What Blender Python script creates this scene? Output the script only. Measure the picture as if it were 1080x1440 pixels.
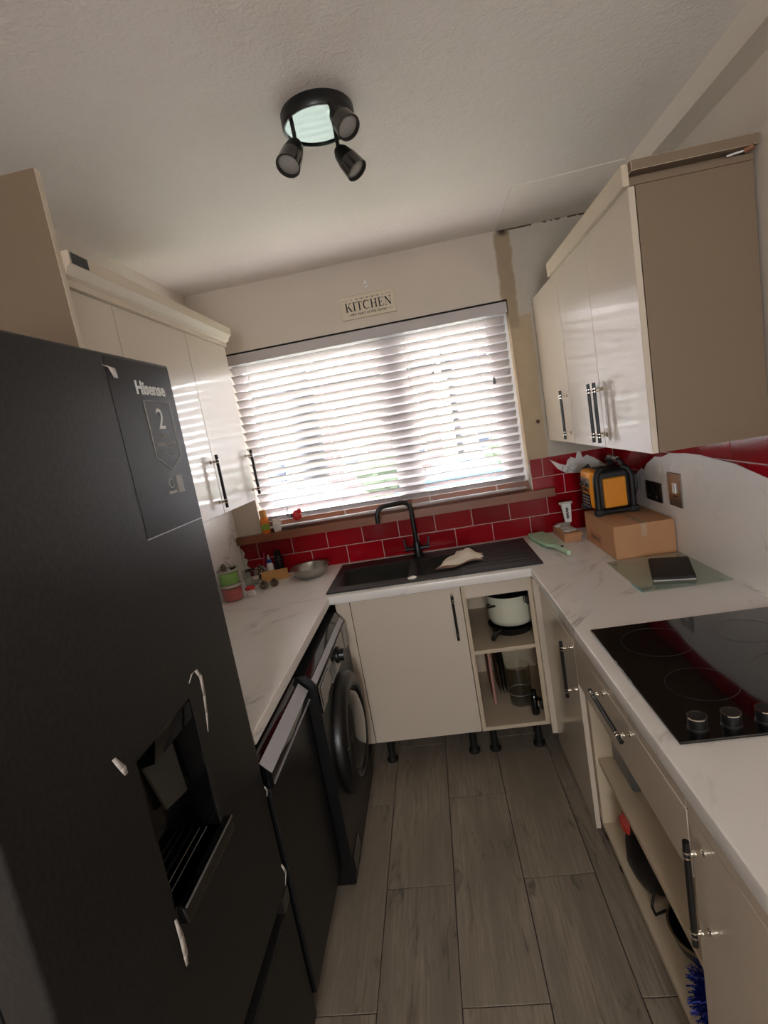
import bpy, bmesh, math, random
from mathutils import Vector, Matrix
random.seed(7)
S = bpy.context.scene
for o in list(bpy.data.objects): bpy.data.objects.remove(o, do_unlink=True)
COL = S.collection
# ------------------------------------------------------------------ camera
cam_d = bpy.data.cameras.new('camera'); cam = bpy.data.objects.new('camera', cam_d); COL.objects.link(cam); S.camera = cam
cam_d.sensor_fit = 'VERTICAL'; cam_d.sensor_height = 36.0; cam_d.sensor_width = 27.0
cam_d.lens = 36.0*733.494/1440.0; cam_d.clip_start = .02; cam_d.clip_end = 300
_r = Vector((.98192509, .07839674, -.17227036)); _u = Vector((.15742067, .1670433, .97330122)); _f = Vector((-.10508025, .9828278, -.15168274))
_m = Matrix.Identity(4)
for i in range(3): _m[i][0] = _r[i]; _m[i][1] = _u[i]; _m[i][2] = -_f[i]
_m.translation = Vector((.1712, -2.8607, 1.6081)); cam.matrix_world = _m
# ------------------------------------------------------------------ world, light, exposure
S.view_settings.view_transform = 'Standard'; S.view_settings.look = 'None'; S.view_settings.gamma = 1.0
S.view_settings.use_curve_mapping = False; S.view_settings.exposure = 0.92
w = bpy.data.worlds.new('overcast'); S.world = w; w.use_nodes = True
nt = w.node_tree; bg = nt.nodes['Background']; bg.inputs['Color'].default_value = (.97, .98, 1.0, 1); bg.inputs['Strength'].default_value = 17.0
def portal(name, loc, rot, sx, sy):
    l = bpy.data.lights.new(name, 'AREA'); l.shape = 'RECTANGLE'; l.size = sx; l.size_y = sy; l.cycles.is_portal = True
    o = bpy.data.objects.new(name, l); COL.objects.link(o); o.location = loc; o.rotation_euler = rot
portal('window_portal', (-.08, .30, 1.64), (math.radians(-90), 0, 0), 1.7, 1.15)
portal('fill_window_portal', (.15, -5.36, 1.5), (math.radians(90), 0, 0), .8, 1.1)  # sampling portal of the added window behind the camera

# ------------------------------------------------------------------ constants of the room
H = 2.4915; XR = 1.125; XL = -.993; ZT = .91; YF = -5.2
def lin(c):
    def f(v):
        v /= 255.0
        return v/12.92 if v <= .04045 else ((v+.055)/1.055)**2.4
    return (f(c[0]), f(c[1]), f(c[2]), 1)
MATS = {}
class NT:
    """small node-tree helper"""
    def __init__(s, name):
        s.m = bpy.data.materials.new(name); s.m.use_nodes = True; s.t = s.m.node_tree; s.b = s.t.nodes['Principled BSDF']
    def n(s, typ, **kw):
        nd = s.t.nodes.new(typ)
        for k, v in kw.items():
            if k.startswith('i_'): nd.inputs[k[2:].replace('_', ' ')].default_value = v
            else: setattr(nd, k, v)
        return nd
    def l(s, a, b): s.t.links.new(a, b)
    def pos(s, scale=(1, 1, 1), rot=(0, 0, 0), loc=(0, 0, 0)):
        g = s.n('ShaderNodeNewGeometry'); mp = s.n('ShaderNodeMapping'); s.l(g.outputs['Position'], mp.inputs['Vector'])
        mp.inputs['Scale'].default_value = scale; mp.inputs['Rotation'].default_value = rot; mp.inputs['Location'].default_value = loc
        return mp.outputs['Vector']
    def noise(s, vec, scale, detail=3, rough=.55, dist=0):
        nd = s.n('ShaderNodeTexNoise'); s.l(vec, nd.inputs['Vector']); nd.inputs['Scale'].default_value = scale
        nd.inputs['Detail'].default_value = detail; nd.inputs['Roughness'].default_value = rough; nd.inputs['Distortion'].default_value = dist
        return nd.outputs['Fac']
    def ramp(s, fac, stops):
        nd = s.n('ShaderNodeValToRGB'); s.l(fac, nd.inputs['Fac']); e = nd.color_ramp.elements
        while len(e) < len(stops): e.new(.5)
        for el, (p, c) in zip(e, stops):
            el.position = p; el.color = c if len(c) == 4 else (*c, 1)
        return nd.outputs['Color']
    def mix(s, fac, a, b):
        nd = s.n('ShaderNodeMix', data_type='RGBA')
        for v, k in ((fac, 0), (a, 6), (b, 7)):
            if hasattr(v, 'is_linked'): s.l(v, nd.inputs[k])
            else: nd.inputs[k].default_value = v
        return nd.outputs[2]
    def math(s, op, a, b=0.0):
        nd = s.n('ShaderNodeMath', operation=op)
        for v, k in ((a, 0), (b, 1)):
            if hasattr(v, 'is_linked'): s.l(v, nd.inputs[k])
            else: nd.inputs[k].default_value = v
        return nd.outputs[0]
    def bump(s, h, strength=.3, dist=.002):
        nd = s.n('ShaderNodeBump'); nd.inputs['Strength'].default_value = strength; nd.inputs['Distance'].default_value = dist
        s.l(h, nd.inputs['Height']); s.l(nd.outputs['Normal'], s.b.inputs['Normal'])
    def col(s, v):
        if hasattr(v, 'is_linked'): s.l(v, s.b.inputs['Base Color'])
        else: s.b.inputs['Base Color'].default_value = v
    def set(s, rough=None, metal=None, coat=None, trans=None, ior=None, spec=None, coat_rough=None):
        for k, v in (('Roughness', rough), ('Metallic', metal), ('Coat Weight', coat), ('Transmission Weight', trans), ('IOR', ior), ('Specular IOR Level', spec), ('Coat Roughness', coat_rough)):
            if v is not None: s.b.inputs[k].default_value = v
def M(name, c, rough=.5, metal=0, coat=0, var=.06, nscale=9, bump=0, bscale=200, **kw):
    """plain procedural material: colour varied by a soft noise, optional fine bump"""
    t = NT(name); c = lin(c); v = t.pos()
    f = t.noise(v, nscale, 3)
    t.col(t.mix(f, tuple(x*(1-var) for x in c[:3])+(1,), tuple(min(1, x*(1+var)) for x in c[:3])+(1,)))
    t.set(rough=rough, metal=metal, coat=coat, **kw)
    if bump: t.bump(t.noise(v, bscale, 2), bump, .001)
    MATS[name] = t.m; return t.m
def GLASS(name, c, rough=0.0, ior=1.45):
    t = NT(name); t.col(lin(c)); t.set(rough=rough, trans=1.0, ior=ior); MATS[name] = t.m; return t.m
def PANE(name, tint=(1, 1, 1, 1), refl=.03):
    m = bpy.data.materials.new(name); m.use_nodes = True; t = m.node_tree; t.nodes.clear()
    o = t.nodes.new('ShaderNodeOutputMaterial'); mx = t.nodes.new('ShaderNodeMixShader'); tr = t.nodes.new('ShaderNodeBsdfTransparent'); gl = t.nodes.new('ShaderNodeBsdfGlossy'); lw = t.nodes.new('ShaderNodeLayerWeight'); pw = t.nodes.new('ShaderNodeMath'); ml = t.nodes.new('ShaderNodeMath')
    lw.inputs['Blend'].default_value = .5; pw.operation = 'POWER'; pw.inputs[1].default_value = 4.0; ml.operation = 'MULTIPLY_ADD'; ml.inputs[1].default_value = .7; ml.inputs[2].default_value = refl
    tr.inputs[0].default_value = tint; gl.inputs['Roughness'].default_value = .01
    t.links.new(lw.outputs['Facing'], pw.inputs[0]); t.links.new(pw.outputs[0], ml.inputs[0]); t.links.new(ml.outputs[0], mx.inputs[0]); t.links.new(tr.outputs[0], mx.inputs[1]); t.links.new(gl.outputs[0], mx.inputs[2]); t.links.new(mx.outputs[0], o.inputs[0])
    MATS[name] = m; return m
def WRAP(name):
    t = NT(name); t.col(lin((226, 218, 212))); t.set(rough=.25); tr = t.n('ShaderNodeBsdfTransparent'); mx = t.n('ShaderNodeMixShader'); mx.inputs[0].default_value = .55
    t.l(tr.outputs[0], mx.inputs[1]); t.l(t.b.outputs[0], mx.inputs[2]); t.l(mx.outputs[0], t.t.nodes['Material Output'].inputs[0]); MATS[name] = t.m
# --- surface materials
def mat_paint():
    t = NT('wall_paint'); v = t.pos(); n1 = t.noise(v, 3, 4); base = t.mix(n1, lin((214, 203, 190)), lin((224, 214, 202)))
    t.col(base); t.set(rough=.75); t.bump(t.noise(v, 60, 4), .12, .003); MATS['paint'] = t.m
def mat_back_wall():
    # off-white paint; right of the window the plaster is patched: tan filler and a greyer skim, a few dark damp marks
    t = NT('patched_wall'); v = t.pos(); sp = t.n('ShaderNodeSeparateXYZ'); t.l(v, sp.inputs[0]); x, z = sp.outputs[0], sp.outputs[2]
    wob = t.math('MULTIPLY', t.math('SUBTRACT', t.noise(v, 9, 5, .6),   .5), .045)
    xx = t.math('ADD', x, wob)
    def band(a, lo, hi, soft):
        u = t.n('ShaderNodeMapRange', clamp=True); t.l(a, u.inputs[0]); u.inputs[1].default_value = lo-soft; u.inputs[2].default_value = lo
        d = t.n('ShaderNodeMapRange', clamp=True); t.l(a, d.inputs[0]); d.inputs[1].default_value = hi+soft; d.inputs[2].default_value = hi
        return t.math('MULTIPLY', u.outputs[0], d.outputs[0])
    base = t.mix(t.noise(v, 3, 4), lin((204, 192, 178)), lin((214, 203, 190)))
    skim = t.mix(t.noise(v, 14, 5), lin((186, 178, 164)), lin((204, 196, 182)))
    tan = t.mix(t.noise(v, 18, 5), lin((176, 155, 126)), lin((194, 175, 147)))
    zz = t.math('ADD', z, wob)
    c = t.mix(band(x, .69, 3, .006), base, skim)
    m1 = t.math('MULTIPLY', band(xx, .668, .782, .012), band(zz, 1.30, 2.06, .01))
    m2 = t.math('MULTIPLY', band(xx, .66, .725, .012), band(zz, 2.02, 2.47, .02))
    c = t.mix(m1, c, tan); c = t.mix(m2, c, t.mix(.35, tan, lin((120, 100, 78))))
    # damp spot at the top of the plaster edge and a crack line along the ceiling
    g = t.n('ShaderNodeVectorMath', operation='DISTANCE'); t.l(v, g.inputs[0]); g.inputs[1].default_value = (.70, 0, 2.49)
    mr = t.n('ShaderNodeMapRange', clamp=True); t.l(t.math('ADD', g.outputs['Value'], wob), mr.inputs[0]); mr.inputs[1].default_value = .035; mr.inputs[2].default_value = .008
    c = t.mix(mr.outputs[0], c, lin((50, 34, 26)))
    cr = t.math('MULTIPLY', band(t.math('ADD', z, t.math('MULTIPLY', wob, .12)), 2.482, 2.6, .002), band(x, .70, 1.2, .01))
    c = t.mix(t.math('MULTIPLY', cr, t.math('GREATER_THAN', t.noise(v, 22, 3), .47)), c, lin((96, 76, 60)))
    t.col(c); t.set(rough=.8); t.bump(t.noise(v, 45, 5), .2, .004); MATS['back_wall'] = t.m
def mat_ceiling():
    t = NT('textured_ceiling'); v = t.pos(); t.col(t.mix(t.noise(v, 2.2, 4), lin((229, 220, 212)), lin((238, 230, 223)))); t.set(rough=.8)
    n = t.math('ADD', t.noise(v, 38, 4, .6, .6), t.math('MULTIPLY', t.noise(v, 110, 3), .5)); t.bump(n, .5, .006); MATS['ceiling'] = t.m
def mat_marble(name, rot, seed, rough):
    t = NT(name); v = t.pos(rot=rot, loc=(seed, seed*1.7, 0))
    mp = t.n('ShaderNodeMapping'); t.l(v, mp.inputs['Vector']); mp.inputs['Scale'].default_value = (2.6, .8, 2.2)
    d = t.n('ShaderNodeTexNoise'); t.l(mp.outputs[0], d.inputs['Vector']); d.inputs['Scale'].default_value = 1.7; d.inputs['Detail'].default_value = 6; d.inputs['Roughness'].default_value = .55; d.inputs['Distortion'].default_value = .7
    ab = t.math('ABSOLUTE', t.math('SUBTRACT', d.outputs['Fac'], .5))
    vein = t.ramp(ab, [(0, (1, 1, 1)), (.007, (.45, .45, .45)), (.03, (0, 0, 0))])
    gate = t.ramp(t.noise(t.pos(loc=(seed*3, 1, 2)), 4.5, 2), [(.48, (0, 0, 0)), (.66, (1, 1, 1))])
    f = t.math('MULTIPLY', vein, gate)
    base = t.mix(t.noise(t.pos(), 4, 3), lin((228, 222, 216)), lin((240, 236, 231)))
    t.col(t.mix(f, base, lin((150, 142, 138)))); t.set(rough=rough, coat=.15); MATS[name] = t.m
def mat_tile():
    t = NT('red_glazed_tile'); v = t.pos(); inf = t.n('ShaderNodeObjectInfo')
    t.col(t.mix(inf.outputs['Random'], lin((128, 5, 17)), lin((156, 9, 24)))); t.set(rough=.14, coat=0, spec=.32)
    t.bump(t.noise(v, 22, 2), .08, .003); MATS['tile'] = t.m
def mat_plank():
    t = NT('wood_effect_plank'); inf = t.n('ShaderNodeObjectInfo'); g = t.n('ShaderNodeNewGeometry'); ad = t.n('ShaderNodeVectorMath', operation='ADD'); cb = t.n('ShaderNodeCombineXYZ')
    t.l(t.math('MULTIPLY', inf.outputs['Random'], 37), cb.inputs[1]); t.l(t.math('MULTIPLY', inf.outputs['Random'], 11), cb.inputs[0]); t.l(g.outputs['Position'], ad.inputs[0]); t.l(cb.outputs[0], ad.inputs[1])
    def mp(sc):
        q = t.n('ShaderNodeMapping'); t.l(ad.outputs[0], q.inputs['Vector']); q.inputs['Scale'].default_value = sc; return q.outputs[0]
    grain = t.noise(mp((60, 3.0, 1)), 1.8, 8, .66, .5); broad = t.noise(mp((11, 1.3, 1)), 1.0, 4, .55, .5); dark = t.noise(mp((14, 3.2, 1)), 1.5, 5, .6, .8)
    c = t.mix(t.ramp(grain, [(.32, (0, 0, 0)), (.68, (1, 1, 1))]), lin((118, 107, 93)), lin((168, 154, 136)))
    c = t.mix(t.ramp(broad, [(.42, (0, 0, 0)), (.66, (1, 1, 1))]), c, lin((124, 113, 99)))
    c = t.mix(t.ramp(dark, [(.58, (0, 0, 0)), (.72, (.85, .85, .85))]), c, lin((70, 64, 59)))
    c = t.mix(t.math('MULTIPLY', inf.outputs['Random'], .30), c, lin((150, 137, 120)))
    t.col(c); t.set(rough=.5); t.bump(grain, .12, .002); MATS['plank'] = t.m
def mat_timber(name, a, b, scale, rough=.35):
    t = NT(name); v = t.pos(scale=scale); t.col(t.mix(t.noise(v, 1, 7, .6, .6), lin(a), lin(b))); t.set(rough=rough, coat=.15); MATS[name] = t.m
def mat_brushed(name, a, b, scale, rough, metal, coat=0):
    t = NT(name); v = t.pos(scale=scale); n = t.noise(v, 1, 4, .6); t.col(t.mix(n, lin(a), lin(b))); t.set(rough=rough, metal=metal, coat=coat); t.bump(n, .06, .001); MATS[name] = t.m
mat_paint(); mat_back_wall(); mat_ceiling(); mat_tile(); mat_plank()
mat_marble('marble_top', (0, 0, math.radians(38)), 2.3, .28); mat_marble('marble_film', (math.radians(-32), 0, 0), 5.1, .3); mat_marble('marble_film_left', (math.radians(28), 0, 0), 9.7, .3)
mat_timber('sill_wood', (112, 62, 40), (150, 92, 62), (3, 40, 40)); mat_timber('white_wood', (205, 190, 165), (224, 212, 190), (4, 60, 60), .6)
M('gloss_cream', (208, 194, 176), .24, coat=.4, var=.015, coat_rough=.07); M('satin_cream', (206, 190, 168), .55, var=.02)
M('shaded_cream', (128, 109, 88), .55, var=.04, nscale=60); M('carcase', (200, 182, 156), .6, var=.04, nscale=40)  # wall cabinet cream browned, the end panels' shade put into the colour
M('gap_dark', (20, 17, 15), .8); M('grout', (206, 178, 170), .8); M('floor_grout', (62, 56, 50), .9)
M('white_gloss', (238, 238, 238), .25, var=.01); M('blind_white', (186, 178, 177), .5, var=.012); M('upvc', (240, 241, 243), .3, var=.01); M('cord', (225, 222, 218), .8)
mat_brushed('fridge_skin', (12, 12, 13), (60, 58, 56), (150, 150, 90), .42, .4); mat_brushed('fridge_side', (24, 24, 25), (36, 35, 35), (80, 80, 80), .5, .2)
M('fridge_film', (28, 24, 24), .36, var=.1, spec=.22); M('sticker_ink', (150, 146, 138), .5); M('black_gloss', (10, 10, 11), .08, coat=.6); M('black_satin', (15, 15, 16), .35); M('black_matt', (18, 17, 17), .6, bump=.1)
M('sink_black', (14, 13, 14), .5, bump=.15, bscale=900); M('drainer_grey', (40, 37, 39), .5, bump=.15, bscale=900); M('chrome', (225, 218, 205), .12, metal=1); mat_brushed('brushed_steel', (150, 146, 140), (196, 192, 186), (40, 40, 400), .3, 1.0)
M('silver_strip', (176, 176, 180), .38, metal=.1); M('mirror', (124, 136, 120), .08, metal=1, var=.01); M('smoked', (40, 36, 34), .15, coat=.5)
M('bulb_glass', (150, 146, 140), .25); M('cardboard', (186, 138, 98), .8, var=.05, nscale=30); M('cardboard_flap', (196, 146, 104), .8); M('tape', (190, 160, 130), .25); M('kraft', (214, 160, 96), .7)
M('print_red', (170, 50, 44), .6); M('print_dark', (44, 30, 26), .6); M('print_black', (20, 18, 17), .6); M('print_white', (225, 225, 222), .5); M('print_glint_grey', (120, 116, 112), .5)
M('radio_yellow', (232, 148, 24), .45); M('radio_black', (20, 19, 20), .55, bump=.1); M('radio_grey', (150, 140, 122), .4); M('lcd', (60, 64, 62), .3); M('zone_mark', (52, 50, 50), .3); M('paddle_grey', (72, 71, 66), .5)
M('green_plastic', (176, 204, 172), .4); M('green_bristle', (120, 156, 124), .6); M('plastic_film', (200, 190, 182), .25); M('cloth', (222, 208, 190), .9, bump=.4, bscale=160); M('cloth_edge', (120, 90, 74), .9)
M('candle_pink', (232, 116, 112), .45); M('candle_green', (150, 204, 84), .45); M('red_shiny', (206, 30, 34), .25, coat=.4); M('white_ceramic', (228, 222, 214), .3); M('pine_cone', (92, 66, 50), .8, var=.4, nscale=120); M('cone_tip', (196, 186, 174), .8)
M('orange_liquid', (236, 128, 30), .25, coat=.3); M('label_green', (150, 176, 60), .5); M('bottle_white', (232, 230, 226), .35); M('blue_cap', (44, 84, 170), .35); M('magenta', (176, 24, 80), .35)
M('enamel', (220, 218, 196), .25, coat=.4); M('pink_board', (176, 128, 116), .6); M('blue_foil', (16, 40, 140), .2, metal=.5); M('black_bag', (9, 8, 9), .42); M('red_bag', (180, 52, 40), .3)
M('grey_plastic', (110, 112, 112), .35); M('copper', (140, 98, 74), .5, metal=.3); M('dark_strip', (58, 58, 58), .6); M('teal_edge', (90, 190, 205), .3); M('plaster_patch', (233, 226, 215), .8)
PANE('pane'); PANE('clear_glass', (.95, .97, .96, 1), .04); PANE('board_glass', (.84, .90, .87, 1), .05); WRAP('plastic_clear')
M('grass', (54, 70, 34), .9, var=.2, nscale=2); M('tarmac', (50, 52, 58), .9, var=.1); M('render_wall', (76, 76, 82), .9); M('brick_wall', (66, 56, 56), .9, var=.15, nscale=4); M('roof', (46, 46, 52), .9, var=.12); M('house_glass', (40, 46, 58), .15); M('car_blue', (22, 92, 150), .2, coat=.6); M('car_grey', (70, 76, 88), .2, coat=.6); M('tyre', (22, 22, 23), .8); M('leaf', (40, 54, 34), .9, var=.3, nscale=3); M('bark', (74, 60, 50), .9)

# ------------------------------------------------------------------ mesh helper
class MB:
    def __init__(s): s.bm = bmesh.new(); s.names = []; s.wn = False
    def mi(s, m):
        if m not in s.names: s.names.append(m)
        return s.names.index(m)
    def _fin(s, faces, m):
        k = s.mi(m)
        for f in faces: f.material_index = k
    def box(s, x0, x1, y0, y1, z0, z1, m='paint', bev=0, seg=2):
        vs = [s.bm.verts.new((x, y, z)) for x in (x0, x1) for y in (y0, y1) for z in (z0, z1)]
        q = [(0, 1, 3, 2), (4, 6, 7, 5), (0, 4, 5, 1), (2, 3, 7, 6), (0, 2, 6, 4), (1, 5, 7, 3)]
        fs = [s.bm.faces.new([vs[i] for i in a]) for a in q]; s._fin(fs, m)
        if bev:
            s.wn = s.wn or seg > 1
            es = list({e for f in fs for e in f.edges})
            bmesh.ops.bevel(s.bm, geom=es, offset=bev, segments=seg, affect='EDGES', profile=.5, clamp_overlap=True)
            # bevel keeps the material index
        return s
    def cyl(s, p0, p1, r0, r1=None, m='paint', n=20, cap=True):
        r1 = r0 if r1 is None else r1; p0 = Vector(p0); p1 = Vector(p1); a = (p1-p0).normalized()
        t = a.orthogonal().normalized(); b = a.cross(t); rings = []
        for p, r in ((p0, r0), (p1, r1)): rings.append([s.bm.verts.new(p+(t*math.cos(2*math.pi*i/n)+b*math.sin(2*math.pi*i/n))*r) for i in range(n)])
        fs = [s.bm.faces.new((rings[0][i], rings[0][(i+1) % n], rings[1][(i+1) % n], rings[1][i])) for i in range(n)]
        if cap: fs += [s.bm.faces.new(rings[0][::-1]), s.bm.faces.new(rings[1])]
        s._fin(fs, m); return s
    def lathe(s, c, prof, m='paint', n=28, axis=None, mats=None):
        """prof: list of (radius, height) along axis from c; closed at r=0 ends"""
        c = Vector(c); a = Vector(axis).normalized() if axis else Vector((0, 0, 1)); t = a.orthogonal().normalized() if axis else Vector((1, 0, 0)); b = a.cross(t); rings = []
        for r, h in prof:
            if r < 1e-6: rings.append([s.bm.verts.new(c+a*h)])
            else: rings.append([s.bm.verts.new(c+a*h+(t*math.cos(2*math.pi*i/n)+b*math.sin(2*math.pi*i/n))*r) for i in range(n)])
        for j in range(len(rings)-1):
            A, B = rings[j], rings[j+1]; fs = []
            for i in range(n):
                k = (i+1) % n
                if len(A) == 1 and len(B) == 1: continue
                if len(A) == 1: fs.append(s.bm.faces.new((A[0], B[k], B[i])))
                elif len(B) == 1: fs.append(s.bm.faces.new((A[i], A[k], B[0])))
                else: fs.append(s.bm.faces.new((A[i], A[k], B[k], B[i])))
            s._fin(fs, mats[j] if mats else m)
        return s
    def tube(s, pts, r, m='paint', n=10, rad=None):
        pts = [Vector(p) for p in pts]; rings = []; up = None
        for i, p in enumerate(pts):
            d = (pts[min(i+1, len(pts)-1)]-pts[max(i-1, 0)]).normalized()
            up = d.orthogonal().normalized() if up is None else (up-d*up.dot(d)).normalized()
            b = d.cross(up); rr = rad[i] if rad else r
            rings.append([s.bm.verts.new(p+(up*math.cos(2*math.pi*k/n)+b*math.sin(2*math.pi*k/n))*rr) for k in range(n)])
        fs = [s.bm.faces.new((A[k], A[(k+1) % n], B[(k+1) % n], B[k])) for A, B in zip(rings, rings[1:]) for k in range(n)]
        fs += [s.bm.faces.new(rings[0][::-1]), s.bm.faces.new(rings[-1])]
        s._fin(fs, m); return s
    def prism(s, pts, vec, m='paint', flip=False):
        """planar polygon pts extruded by vec"""
        vec = Vector(vec); A = [s.bm.verts.new(p) for p in pts]; B = [s.bm.verts.new(Vector(p)+vec) for p in pts]; n = len(pts)
        fs = [s.bm.faces.new(A[::-1]), s.bm.faces.new(B)]+[s.bm.faces.new((A[i], A[(i+1) % n], B[(i+1) % n], B[i])) for i in range(n)]
        bmesh.ops.recalc_face_normals(s.bm, faces=fs); s._fin(fs, m); return s
    def plate(s, us, vs, holes, w0, w1, fn, m='paint'):
        """slab of grid cells us x vs with cells in holes left out; fn(u,v,w)->xyz"""
        V = {}
        def g(i, j, k):
            if (i, j, k) not in V: V[(i, j, k)] = s.bm.verts.new(fn(us[i], vs[j], (w0, w1)[k]))
            return V[(i, j, k)]
        solid = lambda i, j: 0 <= i < len(us)-1 and 0 <= j < len(vs)-1 and (i, j) not in holes
        fs = []
        for i in range(len(us)-1):
            for j in range(len(vs)-1):
                if not solid(i, j): continue
                for k in (0, 1): fs.append(s.bm.faces.new([g(i, j, k), g(i+1, j, k), g(i+1, j+1, k), g(i, j+1, k)]))
                for (di, dj, a, b) in ((-1, 0, (i, j), (i, j+1)), (1, 0, (i+1, j), (i+1, j+1)), (0, -1, (i, j), (i+1, j)), (0, 1, (i, j+1), (i+1, j+1))):
                    if not solid(i+di, j+dj): fs.append(s.bm.faces.new([g(*a, 0), g(*b, 0), g(*b, 1), g(*a, 1)]))
        bmesh.ops.recalc_face_normals(s.bm, faces=fs); s._fin(fs, m); return s
    def blob(s, c, r, m='paint', sub=2, jit=0, sc=(1, 1, 1)):
        k = bmesh.ops.create_icosphere(s.bm, subdivisions=sub, radius=r); fs = set()
        for v in k['verts']:
            j = 1+random.uniform(-jit, jit); v.co = Vector((v.co.x*sc[0]*j, v.co.y*sc[1]*j, v.co.z*sc[2]*j))+Vector(c); fs.update(v.link_faces)
        s._fin(fs, m); return s
    def move(s, mat, start=0):
        for v in list(s.bm.verts)[start:]: v.co = mat @ v.co
        return s
    def build(s, name, parent=None, base=None, smooth=38):
        org = parent['_o'] if parent else (base if base else (0, 0, 0)); org = Vector(org)
        for v in s.bm.verts: v.co -= org
        bmesh.ops.recalc_face_normals(s.bm, faces=s.bm.faces)
        me = bpy.data.meshes.new(name); s.bm.to_mesh(me); s.bm.free()
        for m in s.names: me.materials.append(MATS[m])
        if smooth:
            for p in me.polygons: p.use_smooth = True
            me.set_sharp_from_angle(angle=math.radians(smooth))
        o = bpy.data.objects.new(name, me); COL.objects.link(o)
        if s.wn: q = o.modifiers.new('weighted', 'WEIGHTED_NORMAL'); q.keep_sharp = True
        if parent: o.parent = parent
        else: o.location = org
        o['_o'] = tuple(org); ALL.append(o); return o
ALL = []
def tag(o, label, cat, group=None):
    o['label'] = label; o['category'] = cat
    if group: o['group'] = group
    return o
def thing(name, label, cat, base, group=None):
    o = bpy.data.objects.new(name, None); COL.objects.link(o); o.location = base; o.empty_display_size = .05; o['_o'] = tuple(base); ALL.append(o)
    return tag(o, label, cat, group)
def struct(o): o['kind'] = 'structure'; return o
def sbox(name, *a, parent=None, **k): return MB().box(*a, **k).build(name, parent)
def text(name, body, size, mat, origin, xdir, ydir, parent, ext=.0006, shear=0, space=1.0, bold=0):
    cu = bpy.data.curves.new(name, 'FONT'); cu.body = body; cu.size = size; cu.extrude = ext; cu.shear = shear; cu.align_x = 'CENTER'; cu.align_y = 'CENTER'; cu.space_character = space; cu.offset = bold; cu.resolution_u = 3
    ob = bpy.data.objects.new(name, cu); COL.objects.link(ob); bpy.context.view_layer.update()
    me = bpy.data.meshes.new_from_object(ob.evaluated_get(bpy.context.evaluated_depsgraph_get())); bpy.data.objects.remove(ob, do_unlink=True)
    X = Vector(xdir).normalized(); Y = Vector(ydir).normalized(); Z = X.cross(Y); mt = Matrix((X, Y, Z)).transposed().to_4x4(); mt.translation = Vector(origin)-Vector(parent['_o'])
    me.transform(mt); me.materials.clear(); me.materials.append(MATS[mat])
    o = bpy.data.objects.new(name, me); COL.objects.link(o); o.parent = parent; o['_o'] = parent['_o']; ALL.append(o); return o

# ================================================================== ROOM SHELL
# floor slab (grout) with planks laid on it
floor = struct(sbox('floor', XL-.12, XR+.2, YF-.12, .14, -.06, -.004, m='floor_grout'))
PW, PL, GAP = .2435, .831, .0028
edges = [.0145+PW*k for k in range(-5, 6)]
share = {}
for ci, x0 in enumerate(edges):
    x1 = x0+PW; a, b = max(x0+GAP/2, XL), min(x1-GAP/2, XR)
    if b-a < .02: continue
    off = -1.243 if (ci-5) % 2 else -.812
    yk = off+PL*2
    while yk > YF:
        y1 = min(yk, 0.0); y0 = max(yk-PL, YF); yk -= PL
        if y1-y0 < .03: continue
        key = (round(b-a, 4), round(y1-y0, 4))
        if key not in share:
            mb = MB(); mb.box(-(b-a)/2, (b-a)/2, -(y1-y0-GAP)/2, (y1-y0-GAP)/2, -.004, 0, m='plank', bev=.0012, seg=1)
            o = mb.build('plank', floor); share[key] = o.data
            for v in o.data.vertices: v.co += Vector(floor['_o'])
        else:
            o = bpy.data.objects.new('plank', share[key]); COL.objects.link(o); o.parent = floor; o['_o'] = floor['_o']; ALL.append(o)
        o.location = ((a+b)/2, (y0+y1)/2, 0)
ceiling = struct(sbox('ceiling', XL-.12, XR+.2, YF-.12, .14, H, H+.1, m='ceiling'))
MB().prism([(.667, -.502, H), (.667, -.004, H), (1.118, -.004, H), (1.112, -.53, H)], (0, 0, -.004), 'plaster_patch').build('patch_panel', ceiling)
wall_left = struct(sbox('wall_left', XL-.12, XL, YF-.12, .14, 0, H, m='paint'))
wall_right = struct(MB().box(XR, XR+.2, YF-.12, .14, 0, 2.2, m='paint').box(XR+.085, XR+.2, YF-.12, .14, 2.2, H, m='paint').build('wall_right'))
struct(sbox('trim_1', XR, XR+.085, YF, 0, 2.412, H, m='paint'))['label'] = 'boxed-in beam along the top of the right wall'
WX0, WX1, WZ0, WZ1 = -.847, .68, 1.157, 2.157
wall_back = struct(MB().plate([XL-.12, WX0, WX1, XR+.2], [0, WZ0-.044, WZ1, H], {(1, 1)}, 0, .14, lambda u, v, w: (u, w, v), 'back_wall').build('wall_back'))
# rear wall behind the viewpoint; its window is added to let in fill light
wall_front = struct(MB().plate([XL-.12, -.2, .5, XR+.2], [0, 1.0, 2.0, H], {(1, 1)}, YF-.12, YF, lambda u, v, w: (u, w, v), 'paint').build('wall_front'))
fill_win = struct(MB().plate([-.2, -.15, .45, .5], [1.0, 1.05, 1.95, 2.0], {(1, 1)}, YF-.10, YF-.05, lambda u, v, w: (u, w, v), 'upvc').build('fill_window'))
MB().box(-.15, .45, YF-.078, YF-.072, 1.05, 1.95, m='pane').build('pane', fill_win)
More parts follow.
